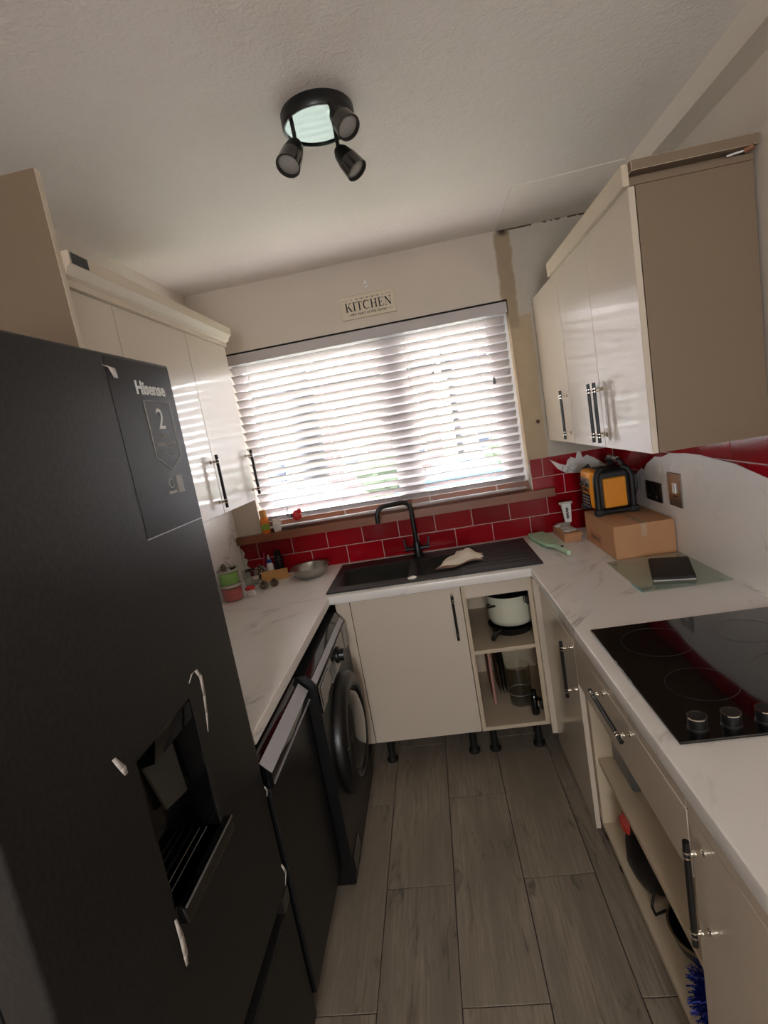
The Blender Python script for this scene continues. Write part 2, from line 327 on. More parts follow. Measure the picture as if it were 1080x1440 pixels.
# --- glazed tiles, back wall and right wall
TW, TH = .2052, .103
def tile(parent, a, b, z0, z1, side):
    g = .0018; mb = MB()
    if side == 'back': mb.box(a+g, b-g, -.0075, 0, z0+g, z1-g, m='tile', bev=.002, seg=2)
    else: mb.box(XR-.0075, XR, a+g, b-g, z0+g, z1-g, m='tile', bev=.002, seg=2)
    mb.build('tile', parent)
MB().plate([XL, .80, XR], [ZT, 1.113, ZT+4*TH], {(0, 1)}, -.004, 0, lambda u, v, w: (u, w, v), 'grout').build('grout_bed', wall_back)
MB().box(.685, .80, -.004, 0, 1.113, ZT+4*TH, m='grout').build('grout_bed', wall_back)
for r in range(4):
    z0, z1 = ZT+r*TH, ZT+(r+1)*TH
    j0 = -.4808+(0 if r % 2 else TW/2); a0 = XL if r < 2 else .685
    k = -4
    while True:
        a, b = j0+k*TW, j0+(k+1)*TW; k += 1
        if a > XR: break
        a, b = max(a, a0), min(b, XR-.0075)
        if b-a > .015: tile(wall_back, a, b, z0, z1, 'back')
MB().box(XR-.004, XR, -2.6, 0, ZT, ZT+5*TH, m='grout').build('grout_bed', wall_right)
for r in range(2, 5):
    z0, z1 = ZT+r*TH, ZT+(r+1)*TH; k = 0
    for k in range(14):
        b = -.07-(.1 if r % 2 else 0)-(k-1)*TW; a = b-TW
        a, b = max(a, -2.6), min(b, -.0075)
        if b-a > .015: tile(wall_right, a, b, z0, z1, 'right')
# --- window frame, panes, timber sill
win = struct(MB().plate([WX0, -.79, -.03, .11, .56, WX1], [WZ0-.02, 1.235, 2.085, WZ1], {(1, 1), (3, 1)}, .085, .135, lambda u, v, w: (u, w, v), 'upvc').build('window_1'))
for a, b in ((-.79, -.03), (.11, .56)):
    MB().box(a, b, .108, .114, 1.235, 2.085, m='pane').build('pane', win)
    MB().plate([a-.03, a, b, b+.03], [1.205, 1.235, 2.085, 2.115], {(1, 1)}, .072, .085, lambda u, v, w: (u, w, v), 'upvc').build('sash', win)
MB().box(-.03-.03, -.03-.012, .045, .072, 1.55, 1.67, m='white_gloss', bev=.004).build('window_handle', win)
MB().prism([(x, y, 1.113) for x, y in ((XL, -.001), (XL, -.046), (.79, -.046), (.79, -.001), (WX1, -.001), (WX1, .085), (WX0, .085), (WX0, -.001))], (0, 0, .044), 'sill_wood').box(WX0, WX1, .060, .072, WZ0, 1.204, m='sill_wood').build('window_sill', win)
# marble effect films stuck over the tiles, edges torn
def film(name, pts, vec, m, label):
    o = MB().prism(pts, vec, m).build(name, None, pts[0]); return tag(o, label, 'splashback')
prof = [(0, 1.19), (-.1, 1.205), (-.22, 1.19), (-.31, 1.205), (-.375, 1.236), (-.395, 1.225), (-.44, 1.262), (-.53, 1.30), (-.60, 1.303), (-.669, 1.322), (-.80, 1.330), (-.915, 1.330), (-1.01, 1.322), (-1.12, 1.315), (-1.265, 1.287), (-1.45, 1.25), (-1.7, 1.27), (-2.1, 1.31), (-2.6, 1.30)]
film('splashback_film', [(XR-.0095, -.012, ZT)]+[(XR-.0095, y-.012 if y == 0 else y, z) for y, z in prof]+[(XR-.0095, -2.6, ZT)], (-.0025, 0, 0), 'marble_film', 'white marble effect splashback film with torn top edge along the right wall')
film('splashback_film', [(XL+.001, -.012, ZT), (XL+.001, -.012, 1.39), (XL+.001, -1.52, 1.39), (XL+.001, -1.52, ZT)], (.003, 0, 0), 'marble_film_left', 'white marble effect splashback under the wall cabinets beside the fridge')
film('splashback_film', [(x, -.0085, z) for x, z in ((XL+.006, ZT), (XL+.03, ZT), (XL+.028, .945), (XL+.05, .955), (XL+.02, .985), (XL+.033, 1.02), (XL+.012, 1.03), (XL+.022, 1.06), (XL+.006, 1.09))], (0, -.002, 0), 'marble_film_left', 'ragged strip of marble effect film in the corner under the window sill')
film('film_scrap', [(x, -.0085, z) for x, z in ((.789, 1.307), (.826, 1.25), (.865, 1.222), (.913, 1.214), (.98, 1.205), (1.031, 1.204), (1.098, 1.212), (1.06, 1.245), (1.02, 1.278), (.982, 1.300), (.962, 1.288), (.952, 1.318), (.937, 1.330), (.925, 1.29), (.90, 1.302), (.880, 1.284), (.872, 1.262), (.84, 1.274))], (0, -.002, 0), 'marble_film', 'torn grey scrap of film left on red tiles near the corner')

# ================================================================== handles, cabinets
def handle(parent, c, along, out, L=.212):
    """bar handle: black rod on two chrome posts. c = point on the door under the bar's centre"""
    c = Vector(c); a = Vector(along).normalized(); n = Vector(out).normalized(); st = .030; mb = MB()
    mb.cyl(c+n*st-a*L/2, c+n*st+a*L/2, .0062, m='black_satin', n=14)
    for sgn in (-1, 1):
        p = c+a*sgn*(L/2-.026)
        mb.lathe(p, [(.0, 0), (.0075, 0), (.0075, .003), (.0042, .006), (.004, .011), (.0062, .014), (.0062, .017), (.0038, .020), (.0038, st-.005)], 'chrome', 12, n)
        for d in (-.0055, .0055): mb.cyl(p+n*st+a*(d-.0018), p+n*st+a*(d+.0018), .0076, m='chrome', n=14)
    return mb.build('handle', parent)
def legs(parent, x0, x1, y0, y1, z1):
    for x in (x0+.05, x1-.05):
        for y in (y0+.06, y1-.08):
            MB().lathe((x, y, 0), [(0, 0), (.028, 0), (.028, .008), (.016, .02), (.016, z1-.01), (.03, z1)], 'black_matt', 14).build('leg', parent)
def carcase(parent, x0, x1, y0, y1, z0, z1, open_dir, m='carcase', t=.018, back=True, name='body'):
    """five-sided box, open towards open_dir ('-x','+x','-y')"""
    mb = MB(); mb.box(x0, x1, y0, y1, z0, z0+t, m=m); mb.box(x0, x1, y0, y1, z1-t, z1, m=m)
    if open_dir in ('-x', '+x'):
        mb.box(x0, x1, y0, y0+t, z0+t, z1-t, m=m); mb.box(x0, x1, y1-t, y1, z0+t, z1-t, m=m)
        if open_dir == '-x': mb.box(x1-.008, x1, y0+t, y1-t, z0+t, z1-t, m=m)
        else: mb.box(x0, x0+.008, y0+t, y1-t, z0+t, z1-t, m=m)
    else:
        mb.box(x0, x0+t, y0, y1, z0+t, z1-t, m=m); mb.box(x1-t, x1, y0, y1, z0+t, z1-t, m=m)
        mb.box(x0+t, x1-t, y1-.008, y1, z0+t, z1-t, m=m)
    return mb.build(name, parent)
# ---- right wall cabinets
RB, RT = 1.41, 2.129; RX = .799
def wallcab_r(label, y0, y1, doors):
    t = thing('wall_cabinet', label, 'cabinet', ((RX+XR)/2, (y0+y1)/2, RB))
    carcase(t, RX+.0195, XR-.0095, y0, y1, RB, RT, '-x', 'shaded_cream')
    for a, b, hy in doors:
        d = MB().box(RX, RX+.018, a+.0012, b-.0012, RB, RT, m='gloss_cream', bev=.0012, seg=1).build('door', t)
        handle(d, (RX, hy, 1.539), (0, 0, 1), (-1, 0, 0))
    return t
wallcab_r('cream wall cabinet with one door beside the window, right of the sill', -.507, -.018, [(-.507, -.018, -.472)])
wallcab_r('cream double door wall cabinet with brown-looking end panel above the sockets', -1.299, -.508, [(-.9024, -.508, -.872), (-1.299, -.9024, -.936)])
mb = MB(); mb.box(.785, .803, -1.302, -.43, 2.1295, 2.184, m='satin_cream', bev=.001, seg=1); mb.box(.803, XR-.01, -1.302, -.43, 2.1295, 2.145, m='shaded_cream'); mb.box(.803, XR-.02, -1.278, -.43, 2.145, 2.158, m='shaded_cream'); mb.box(.803, XR-.005, -1.322, -.43, 2.158, 2.184, m='shaded_cream', bev=.001, seg=1)
tag(mb.build('cornice', None, (.95, -.86, 2.1295)), 'cream stepped cornice on top of the right wall cabinets', 'cornice')
tag(MB().cyl((1.092, -1.306, 2.153), (1.108, -1.318, 2.1555), .009, m='copper', n=14).tube([(1.05, -1.300, 2.150), (1.07, -1.302, 2.152), (1.092, -1.306, 2.153)], .0028, 'cord', 8).build('pipe_stub', None, (1.09, -1.33, 2.148)), 'copper coloured pipe end under the cornice of the right cabinet', 'pipe')
# ---- left wall cabinets
LB, LT = 1.3927, 2.1095; LX = -.687
def wallcab_l(label, y0, y1, hy):
    t = thing('wall_cabinet', label, 'cabinet', ((LX+XL)/2, (y0+y1)/2, LB))
    carcase(t, XL+.0005, LX-.0195, y0, y1, LB, LT, '+x', 'shaded_cream')
    d = MB().box(LX-.018, LX, y0+.0012, y1-.0012, LB, LT, m='gloss_cream', bev=.0012, seg=1).build('door', t)
    if hy is not None: handle(d, (LX, hy, 1.524), (0, 0, 1), (1, 0, 0))
wallcab_l('cream wall cabinet at the window end of the row above the washing machine', -.829, -.4186, -.452)
wallcab_l('cream wall cabinet in the middle of its row, next to the window-end one', -1.305, -.830, -.862)
wallcab_l('narrow cream wall cabinet next to the tall dark panel', -1.526, -1.306, None)
t = thing('cornice', 'cream stepped cornice on top of the wall cabinets beside the fridge', 'cornice', (-.8, -.97, 2.11))
prof = [(XL+.002, 2.1105), (-.675, 2.1105), (-.675, 2.128), (-.662, 2.133), (-.655, 2.15), (-.645, 2.156), (-.643, 2.188), (-.69, 2.188), (-.70, 2.15), (XL+.002, 2.15)]
MB().prism([(x, -1.526, z) for x, z in prof], (0, 1.105, 0), 'satin_cream').build('moulding', t)
MB().box(-.6432, -.6420, -1.52, -1.452, 2.157, 2.184, m='dark_strip').build('dark_strip', t)
t = thing('end_panel', 'tall cream end panel standing above the black fridge, rising past the cornice', 'panel', (-.83, -1.537, LB-.02))
MB().box(XL+.002, -.664, -1.546, -1.528, LB-.02, 2.375, m='shaded_cream').build('board', t)
MB().box(-.664, -.6625, -1.546, -1.528, LB-.02, 2.375, m='satin_cream').build('lit_edge_strip', t)  # paler strip paints the light falling on the panel's front edge

# ---- worktops
def nose(b, f):
    k = f-b; return [(b, .872), (b+k*.5, .872), (b+k*.85, .8735), (f, .877), (f, .905), (b+k*.85, .9085), (b+k*.5, ZT), (b, ZT)]
SX0, SX1, SY0, SY1 = -.409, .588, -.562, -.062
mb = MB(); mb.plate([XL+.001, SX0+.02, SX1-.02, XR-.001], [-.598, SY0+.02, SY1-.02, -.009], {(1, 1)}, .872, ZT, lambda u, v, w: (u, v, w), 'marble_top')
mb.prism([(-.389, y, z) for y, z in nose(-.598, -.604)], (.912, 0, 0), 'marble_top')
tag(mb.build('worktop', None, (0, -.3, .872)), 'white marble effect worktop under the window holding the black sink', 'worktop')
tag(MB().box(XL+.005, -.389, -1.662, -.6005, .872, ZT, m='marble_top', bev=.005).build('worktop', None, (-.69, -1.1, .872)), 'white marble effect worktop over the washing machine beside the fridge', 'worktop')
HX0, HX1, HY0, HY1 = .560, 1.075, -1.89, -1.324
mb = MB(); mb.plate([.529, HX0+.02, HX1-.02, XR-.0125], [-2.6, HY0+.02, HY1-.02, -.6005], {(1, 1)}, .872, ZT, lambda u, v, w: (u, v, w), 'marble_top')
mb.prism([(x, -2.6, z) for x, z in nose(.529, .523)], (0, 1.9995, 0), 'marble_top')
tag(mb.build('worktop', None, (.82, -1.6, .872)), 'white marble effect worktop holding the black hob', 'worktop')

# ---- base cabinets, window run
FY = -.583; BB = .15
t = thing('base_cabinet', 'cream sink base cabinet with one closed door and a black handle', 'cabinet', (-.05, -.3, 0))
carcase(t, -.303, .206, FY+.0195, -.02, BB, .70, '-y')
MB().box(-.303, .206, FY+.0195, FY+.035, .70, .871, m='carcase').build('top_rail', t)
d = MB().box(-.302, .204, FY, FY+.018, BB, .868, m='gloss_cream', bev=.0012, seg=1).build('door', t); handle(d, (.164, FY, .733), (0, 0, 1), (0, -1, 0))
legs(t, -.303, .206, FY+.02, -.02, BB)
MB().box(-.372, -.305, FY, FY+.018, BB-.0, .868, m='gloss_cream', bev=.001, seg=1).build('filler_panel', t)
t = thing('base_cabinet', 'open cream base cabinet without a door holding pots and plates', 'cabinet', (.37, -.3, 0))
ox0, ox1 = .208, .52; mb = MB()
mb.box(ox0, ox0+.018, FY+.0, -.02, BB, .865, m='carcase'); mb.box(ox1-.018, ox1, FY, FY+.018, BB, .865, m='carcase'); mb.box(.60, .618, FY+.02, -.02, BB, .865, m='carcase'); mb.box(ox0+.018, .60, -.035, -.02, BB, .865, m='carcase'); mb.box(ox1-.018, .60, FY+.02, -.035, BB, BB+.018, m='carcase')
mb.box(ox0+.018, ox1-.018, FY, -.035, BB, BB+.018, m='carcase'); mb.build('body', t)
MB().box(ox0+.018, ox1-.018, FY, FY+.018, .806, .868, m='gloss_cream').build('top_rail', t)
MB().box(ox0+.018, .60, FY+.019, -.035, .531, .549, m='carcase').box(ox0+.018, ox1-.018, FY+.004, FY+.019, .531, .549, m='carcase').build('shelf', t)
for z in (.755, .24):
    MB().box(ox1-.03, ox1-.018, FY+.012, FY+.055, z-.02, z+.02, m='black_satin', bev=.003).cyl((ox1-.034, FY+.03, z-.015), (ox1-.034, FY+.03, z+.015), .006, m='chrome', n=10).build('hinge_plate', t)
legs(t, ox0, ox1, FY+.02, -.02, BB)
# ---- base cabinets, hob run (fronts face -x)
FX = .544; CX = .564
t = thing('base_cabinet', 'cream base cabinet with a closed door in the corner next to the open pot cupboard', 'cabinet', (.83, -.88, 0))
carcase(t, CX, XR-.02, -1.158, -.62, .125, .871, '-x')
d = MB().box(FX, FX+.018, -1.153, -.622, .088, .803, m='gloss_cream', bev=.0012, seg=1).build('door', t); handle(d, (FX, -1.094, .678), (0, 0, 1), (-1, 0, 0))
MB().box(FX, CX, -1.153, -.622, .806, .868, m='gloss_cream').build('top_rail', t)
MB().box(.5205, FX+.018, -.6215, FY-.001, .125, .868, m='gloss_cream').build('corner_post', t)
legs(t, CX, XR-.02, -1.158, -.62, .125)
t = thing('base_cabinet', 'cream hob cabinet with a top drawer and open shelves full of clutter', 'cabinet', (.83, -1.55, 0))
mb = MB(); mb.box(CX, XR-.02, -1.178, -1.160, .112, .871, m='carcase'); mb.box(CX, XR-.02, -1.938, -1.920, .112, .871, m='carcase'); mb.box(XR-.03, XR-.02, -1.92, -1.178, .112, .871, m='carcase')
mb.box(CX, XR-.03, -1.92, -1.178, .112, .13, m='carcase'); mb.build('body', t)
MB().box(.572, XR-.03, -1.918, -1.180, .366, .384, m='carcase').build('shelf', t)
MB().box(CX, CX+.018, -1.92, -1.178, .81, .871, m='carcase').build('top_rail', t)
d = MB().box(FX, FX+.018, -1.930, -1.158, .652, .803, m='gloss_cream', bev=.0012, seg=1).build('drawer', t); handle(d, (FX, -1.548, .779), (0, 1, 0), (-1, 0, 0), .25)
MB().box(CX+.002, 1.0, -1.90, -1.20, .67, .682, m='carcase').box(CX+.002, 1.0, -1.90, -1.888, .682, .78, m='carcase').box(CX+.002, 1.0, -1.212, -1.20, .682, .78, m='carcase').build('drawer_box', t)
MB().box(FX, CX, -1.93, -1.158, .806, .868, m='gloss_cream').build('fascia', t)
legs(t, CX, XR-.02, -1.938, -1.16, .112)
t = thing('base_cabinet', 'cream base cabinet with a closed door and black handle beyond the hob', 'cabinet', (.83, -2.24, 0))
carcase(t, CX, XR-.02, -2.55, -1.941, .112, .871, '-x')
d = MB().box(FX, FX+.018, -2.55, -1.940, .088, .803, m='gloss_cream', bev=.0012, seg=1).build('door', t); handle(d, (FX, -1.990, .680), (0, 0, 1), (-1, 0, 0), .222)
MB().box(FX, CX, -2.55, -1.940, .806, .868, m='gloss_cream').build('top_rail', t)
legs(t, CX, XR-.02, -2.55, -1.941, .112)

# ================================================================== big appliances
# ---- fridge freezer
FRX = -.387; FY0, FY1 = -2.372, -1.672
t = thing('fridge_freezer', 'tall black fridge freezer with water dispenser and peeling film', 'fridge', (-.68, -2.02, 0))
MB().box(-.975, -.462, FY0+.004, FY1-.004, .03, 1.832, m='fridge_side', bev=.006).build('body', t)
for x in (-.93, -.52):
    for y in (FY0+.06, FY1-.06): MB().cyl((x, y, 0), (x, y, .032), .02, m='black_matt', n=12).build('foot', t)
MB().box(-.464, -.452, FY0+.012, FY1-.012, .06, 1.82, m='black_matt').build('door_seal', t)
NY0, NY1, NZ0, NZ1 = -2.117, -1.911, .862, 1.149
mb = MB(); mb.plate([FY0, NY0, NY1, FY1], [.478, NZ0, NZ1, 1.838], {(1, 1)}, -.452, FRX, lambda u, v, w: (w, u, v), 'fridge_skin')
es = [e for e in mb.bm.edges if e.calc_length() > .06 and all(abs(v.co.x-FRX) < 1e-5 for v in e.verts) and (all(abs(v.co.y-FY0) < 1e-5 for v in e.verts) or all(abs(v.co.y-FY1) < 1e-5 for v in e.verts) or all(abs(v.co.z-1.838) < 1e-5 for v in e.verts))]
bmesh.ops.bevel(mb.bm, geom=es, offset=.007, segments=3, affect='EDGES', profile=.5)
mb.wn = True; ud = mb.build('fridge_door', t)
mb = MB(); mb.box(-.452, FRX, FY0, FY1, .05, .425, m='fridge_skin', bev=.006); ld = mb.build('freezer_door', t)
MB().box(-.452, -.425, FY0+.004, FY1-.004, .425, .478, m='black_matt').build('handle_recess', t)
MB().box(-.425, FRX+.001, FY1-.05, FY1-.002, .428, .475, m='smoked', bev=.003).build('recess_end', t)
# dispenser niche
mb = MB(); mb.box(-.4515, -.447, NY0, NY1, NZ0, NZ1, m='black_gloss'); mb.box(-.447, FRX-.002, NY0, NY0+.006, NZ0, NZ1, m='black_gloss'); mb.box(-.447, FRX-.002, NY1-.006, NY1, NZ0, NZ1, m='black_gloss')
mb.box(-.447, FRX-.002, NY0+.006, NY1-.006, NZ1-.006, NZ1, m='black_gloss'); dn = mb.build('dispenser', t)
MB().prism([(-.446, -2.028, 1.075), (-.446, -1.925, 1.060), (-.438, -1.928, .955), (-.438, -2.004, .972)], (.006, 0, 0), 'paddle_grey').build('paddle', dn)
MB().prism([(-.446, -2.03, 1.143), (-.40, -2.03, 1.143), (-.415, -2.03, 1.085), (-.446, -2.03, 1.078)], (0, .108, 0), 'black_gloss').build('spout', dn)
MB().box(-.447, FRX+.018, NY0+.004, NY1+.018, .828, NZ0, m='black_gloss', bev=.004).box(FRX+.0165, FRX+.0186, NY0+.006, NY1+.016, NZ0-.003, NZ0+.0006, m='print_glint_grey').box(-.43, -.428, NY0+.012, NY1-.012, NZ0, NZ0+.001, m='print_glint_grey').box(-.415, -.413, NY0+.012, NY1-.012, NZ0, NZ0+.001, m='print_glint_grey').build('drip_tray', dn)  # grey lines paint in the highlights on the tray edges
# glossy film panel, branding, warranty sticker, curls of peeling film
MB().box(FRX, FRX+.0007, -1.922, FY1-.007, 1.483, 1.83, m='fridge_film').box(FRX, FRX+.0012, -1.923, FY1-.007, 1.481, 1.483, m='silver_strip').build('film_panel', ud)
PX = FRX+.0012; Y = (0, 1, 0); Z = (0, 0, 1)
text('lettering', 'Hisense', .037, 'print_white', (PX, -1.777, 1.777), Y, Z, ud, bold=.0011)
sh = [(-1.818, 1.752), (-1.712, 1.752), (-1.712, 1.634), (-1.765, 1.606), (-1.818, 1.634)]
mb = MB()
for (a, b), (c, e) in zip(sh, sh[1:]+sh[:1]): mb.tube([(PX, a, b), (PX, c, e)], .0013, 'sticker_ink', 6)
mb.prism([(FRX+.0007, y, z) for y, z in sh], (.0004, 0, 0), 'fridge_film'); mb.build('warranty_sticker', ud)
text('lettering', '2', .062, 'print_white', (PX, -1.765, 1.713), Y, Z, ud, bold=.0003)
text('lettering', 'YEAR', .014, 'sticker_ink', (PX, -1.765, 1.679), Y, Z, ud, space=1.3)
text('lettering', 'WARRANTY', .014, 'sticker_ink', (PX, -1.765, 1.660), Y, Z, ud)
text('lettering', 'Hisense', .012, 'sticker_ink', (PX, -1.765, 1.640), Y, Z, ud)
mb = MB(); mb.box(FRX+.0007, FRX+.0012, -1.757, -1.730, 1.553, 1.592, m='sticker_ink'); mb.box(FRX+.0007, FRX+.0012, -1.80, -1.765, 1.555, 1.561, m='sticker_ink'); mb.lathe((FRX+.0007, -1.782, 1.577), [(.011, 0), (.011, .0005), (.008, .0005), (.008, 0)], 'sticker_ink', 20, (1, 0, 0)); mb.build('feature_sticker', ud)
def curl(pts, wd, m='plastic_film'):
    mb = MB(); n = len(pts); L = []
    for i, p in enumerate(pts):
        wv = wd*math.sin(math.pi*(i+.6)/(n+.2)); L.append(((p[0], p[1]-wv/2, p[2]), (p[0]+.001, p[1]+wv/2, p[2])))
    for i in range(n-1): mb.bm.faces.new([mb.bm.verts.new(q) for q in (L[i][0], L[i][1], L[i+1][1], L[i+1][0])])
    mb._fin(mb.bm.faces, m); o = mb.build('film_curl', ud)
    md = o.modifiers.new('thick', 'SOLIDIFY'); md.thickness = .0006
curl([(FRX+.001, -1.905, 1.175), (FRX+.006, -1.895, 1.190), (FRX+.010, -1.884, 1.192), (FRX+.012, -1.876, 1.175), (FRX+.009, -1.873, 1.13), (FRX+.005, -1.874, 1.09), (FRX+.001, -1.878, 1.05)], .010)
curl([(FRX+.001, -2.163, 1.185), (FRX+.008, -2.158, 1.165), (FRX+.006, -2.152, 1.150)], .013)
curl([(FRX+.001, -2.125, .852), (FRX+.006, -2.128, .82), (FRX+.008, -2.132, .79), (FRX+.004, -2.13, .765)], .013)
curl([(FRX+.001, -1.925, 1.812), (FRX+.006, -1.912, 1.808), (FRX+.003, -1.900, 1.79)], .02)
curl([(FRX+.001, FY1-.005, .765), (FRX+.003, FY1+.001, .749), (FRX+.001, FY1-.003, .735)], .008)
curl([(FRX+.001, FY1-.012, .54), (FRX+.006, FY1-.006, .51), (FRX+.003, FY1-.02, .485)], .011)
# ---- washing machine
t = thing('washing_machine', 'black front loading washing machine under the worktop beside the sink cupboard', 'washing machine', (-.64, -.915, 0))
wy0, wy1 = -1.222, -.61; mb = MB()
mb.prism([(x, wy0, z) for x, z in ((-.93, .012), (-.345, .012), (-.340, .02), (-.340, .795), (-.352, .815), (-.372, .838), (-.93, .838))], (0, wy1-wy0, 0), 'black_satin'); mb.build('body', t)
mb = MB(); mb.prism([(-.3395, wy0+.008, .797), (-.3395, wy1-.008, .797), (-.371, wy1-.008, .840), (-.371, wy0+.008, .840)], (-.004, 0, -.003), 'black_gloss'); mb.prism([(-.3390, wy0+.01, .7985), (-.3390, wy1-.01, .7985), (-.3530, wy1-.01, .8176), (-.3530, wy0+.01, .8176)], (-.001, 0, -.001), 'silver_strip'); mb.build('top_trim', t)  # silver lower half paints in the bright reflection on the black trim
cp = MB().box(-.342, -.334, wy0+.004, wy1-.004, .69, .792, m='black_gloss', bev=.002, seg=1).build('control_panel', t)
MB().lathe((-.334, -.86, .742), [(0, 0), (.034, 0), (.034, .006), (.027, .01), (.025, .028), (0, .03)], 'black_satin', 28, (1, 0, 0)).build('knob', cp)
MB().box(-.334, -.3328, -1.03, -.93, .725, .76, m='lcd').build('display', cp)
for k in range(5): MB().box(-.334, -.331, -1.03+.022*k, -1.014+.022*k, .704, .712, m='silver_strip', bev=.001, seg=1).build('button', cp)
MB().box(-.336, -.3325, wy0+.02, -1.05, .708, .778, m='black_gloss', bev=.002, seg=1).box(-.3325, -.331, wy0+.03, -1.06, .774, .7765, m='silver_strip').build('detergent_drawer', cp)
dc = (-.34, -.915, .44)
dr = MB().lathe(dc, [(.235, 0), (.235, .02), (.222, .038), (.195, .046), (.178, .040), (.165, .020)], 'black_satin', 48, (1, 0, 0)).build('porthole_door', t)
MB().lathe(dc, [(.165, .018), (.14, .046), (.10, .056), (.05, .06), (0, .061)], 'smoked', 48, (1, 0, 0)).build('door_glass', dr)
MB().lathe(dc, [(.181, .041), (.176, .0445), (.171, .040)], 'black_satin', 48, (1, 0, 0)).build('door_ring', dr)
MB().box(-.34, -.2925, -1.128, -1.10, .39, .49, m='black_satin', bev=.006).build('door_handle', dr)
MB().box(-.341, -.337, wy0+.02, wy0+.14, .04, .11, m='black_gloss', bev=.001, seg=1).build('filter_flap', t)
for x in (-.88, -.4):
    for y in (wy0+.05, wy1-.05): MB().cyl((x, y, 0), (x, y, .014), .02, m='black_matt', n=12).build('foot', t)
# ---- slim dishwasher
t = thing('dishwasher', 'slim black dishwasher with silver top edge between the fridge and washing machine', 'dishwasher', (-.65, -1.445, 0))
ey0, ey1 = -1.665, -1.232
MB().box(-.93, -.42, ey0, ey1, .1, .845, m='black_satin').box(-.93, -.43, ey0+.01, ey1-.01, .012, .1, m='black_matt').build('body', t)
dd = MB().box(-.42, -.378, ey0+.002, ey1-.002, .105, .745, m='black_satin', bev=.004).build('door', t)
MB().prism([(x, ey0+.002, z) for x, z in ((-.42, .748), (-.370, .748), (-.365, .756), (-.365, .790), (-.394, .820), (-.405, .842), (-.42, .842))], (0, ey1-ey0-.004, 0), 'black_gloss').build('control_panel', t)
MB().prism([(-.3645, ey0+.004, .791), (-.3645, ey1-.004, .791), (-.3935, ey1-.004, .8212), (-.3935, ey0+.004, .8212)], (-.002, 0, -.002), 'silver_strip').build('top_edge', t)
MB().box(-.3655, -.3635, ey0+.004, ey1-.004, .757, .7595, m='silver_strip').build('trim_line', t)
for x in (-.88, -.5):
    for y in (ey0+.05, ey1-.05): MB().cyl((x, y, 0), (x, y, .014), .02, m='black_matt', n=12).build('foot', t)

# ================================================================== sink, tap, hob
t = thing('sink', 'black composite sink with two bowls and a drainer set into the worktop', 'sink', (.09, -.31, ZT))
b1 = (-.372, -.022, -.492, -.185); b2 = (.016, .205, -.480, -.190)
zt0, zt1 = ZT+.0005, ZT+.007
mb = MB(); mb.plate([SX0, b1[0], b1[1], b2[0], b2[1], SX1], [SY0, -.488, -.186, SY1], {(1, 1), (3, 1)}, zt0, zt1, lambda u, v, w: (u, v, w), 'sink_black'); mb.build('rim', t)
for nm, b, dp in (('bowl', b1, .185), ('bowl', b2, .13)):
    a0, a1, c0, c1 = b[0], b[1], -.488, -.186; mb = MB(); z1 = zt1-.001; z0 = z1-dp; k = .018
    R1 = [(a0, c0, z1), (a1, c0, z1), (a1, c1, z1), (a0, c1, z1)]; R0 = [(a0+k, c0+k, z0), (a1-k, c0+k, z0), (a1-k, c1-k, z0), (a0+k, c1-k, z0)]
    A = [mb.bm.verts.new(p) for p in R1]; B = [mb.bm.verts.new(p) for p in R0]
    for i in range(4): mb.bm.faces.new((A[i], A[(i+1) % 4], B[(i+1) % 4], B[i]))
    mb.bm.faces.new(B); mb._fin(mb.bm.faces, 'sink_black'); o = mb.build(nm, t)
    md = o.modifiers.new('thick', 'SOLIDIFY'); md.thickness = .006; md.offset = 0
    MB().lathe(((a0+a1)/2, (c0+c1)/2, z0+.003), [(0, .001), (.018, .001), (.02, .003), (.04, .003), (.044, 0)], 'chrome', 24).build('waste', o)
MB().box(.228, SX1-.008, SY0+.01, SY1-.01, zt1, zt1+.0012, m='drainer_grey').build('drainer', t)
for k in range(7): MB().box(.25, SX1-.03, -.49+.058*k, -.482+.058*k, zt1+.0012, zt1+.004, m='drainer_grey', bev=.001, seg=1).build('drainer_rib', t)
# tap
t = thing('kitchen_tap', 'matt black swan neck kitchen tap with two lever handles behind the sink', 'tap', (.022, -.115, ZT+.0076))
tb = (.022, -.115); pz = ZT+.0076
MB().lathe((tb[0], tb[1], pz), [(0, 0), (.027, 0), (.027, .012), (.021, .018), (.019, .07), (.015, .08), (0, .08)], 'black_satin', 24).build('base', t)
pts = [(tb[0], tb[1], pz+.06), (tb[0], tb[1], pz+.255)]
cx_, cz_ = .045, pz+.255
dirx, diry = -.94, -.34
for k in range(1, 7):
    a = math.pi/2*k/6; pts.append((tb[0]+dirx*.05*(1-math.cos(a)), tb[1]+diry*.05*(1-math.cos(a)), pz+.255+.05*math.sin(a)))
pts.append((tb[0]+dirx*.12, tb[1]+diry*.12, pz+.305))
for k in range(1, 7):
    a = math.pi/2*k/6; pts.append((tb[0]+dirx*(.14+.05*math.sin(a)), tb[1]+diry*(.14+.05*math.sin(a)), pz+.255+.05*math.cos(a)))
pts.append((tb[0]+dirx*.19, tb[1]+diry*.19, pz+.222))
MB().tube(pts, .0125, 'black_satin', 16).build('spout', t)
for sg in (-1, 1):
    MB().cyl((tb[0]+sg*.015, tb[1], pz+.042), (tb[0]+sg*.066, tb[1]+.004, pz+.042), .011, m='black_satin', n=16).tube([(tb[0]+sg*.06, tb[1]+.004, pz+.04), (tb[0]+sg*.064, tb[1]+.006, pz+.075), (tb[0]+sg*.066, tb[1]+.012, pz+.10)], .0052, 'black_satin', 10).build('lever', t)
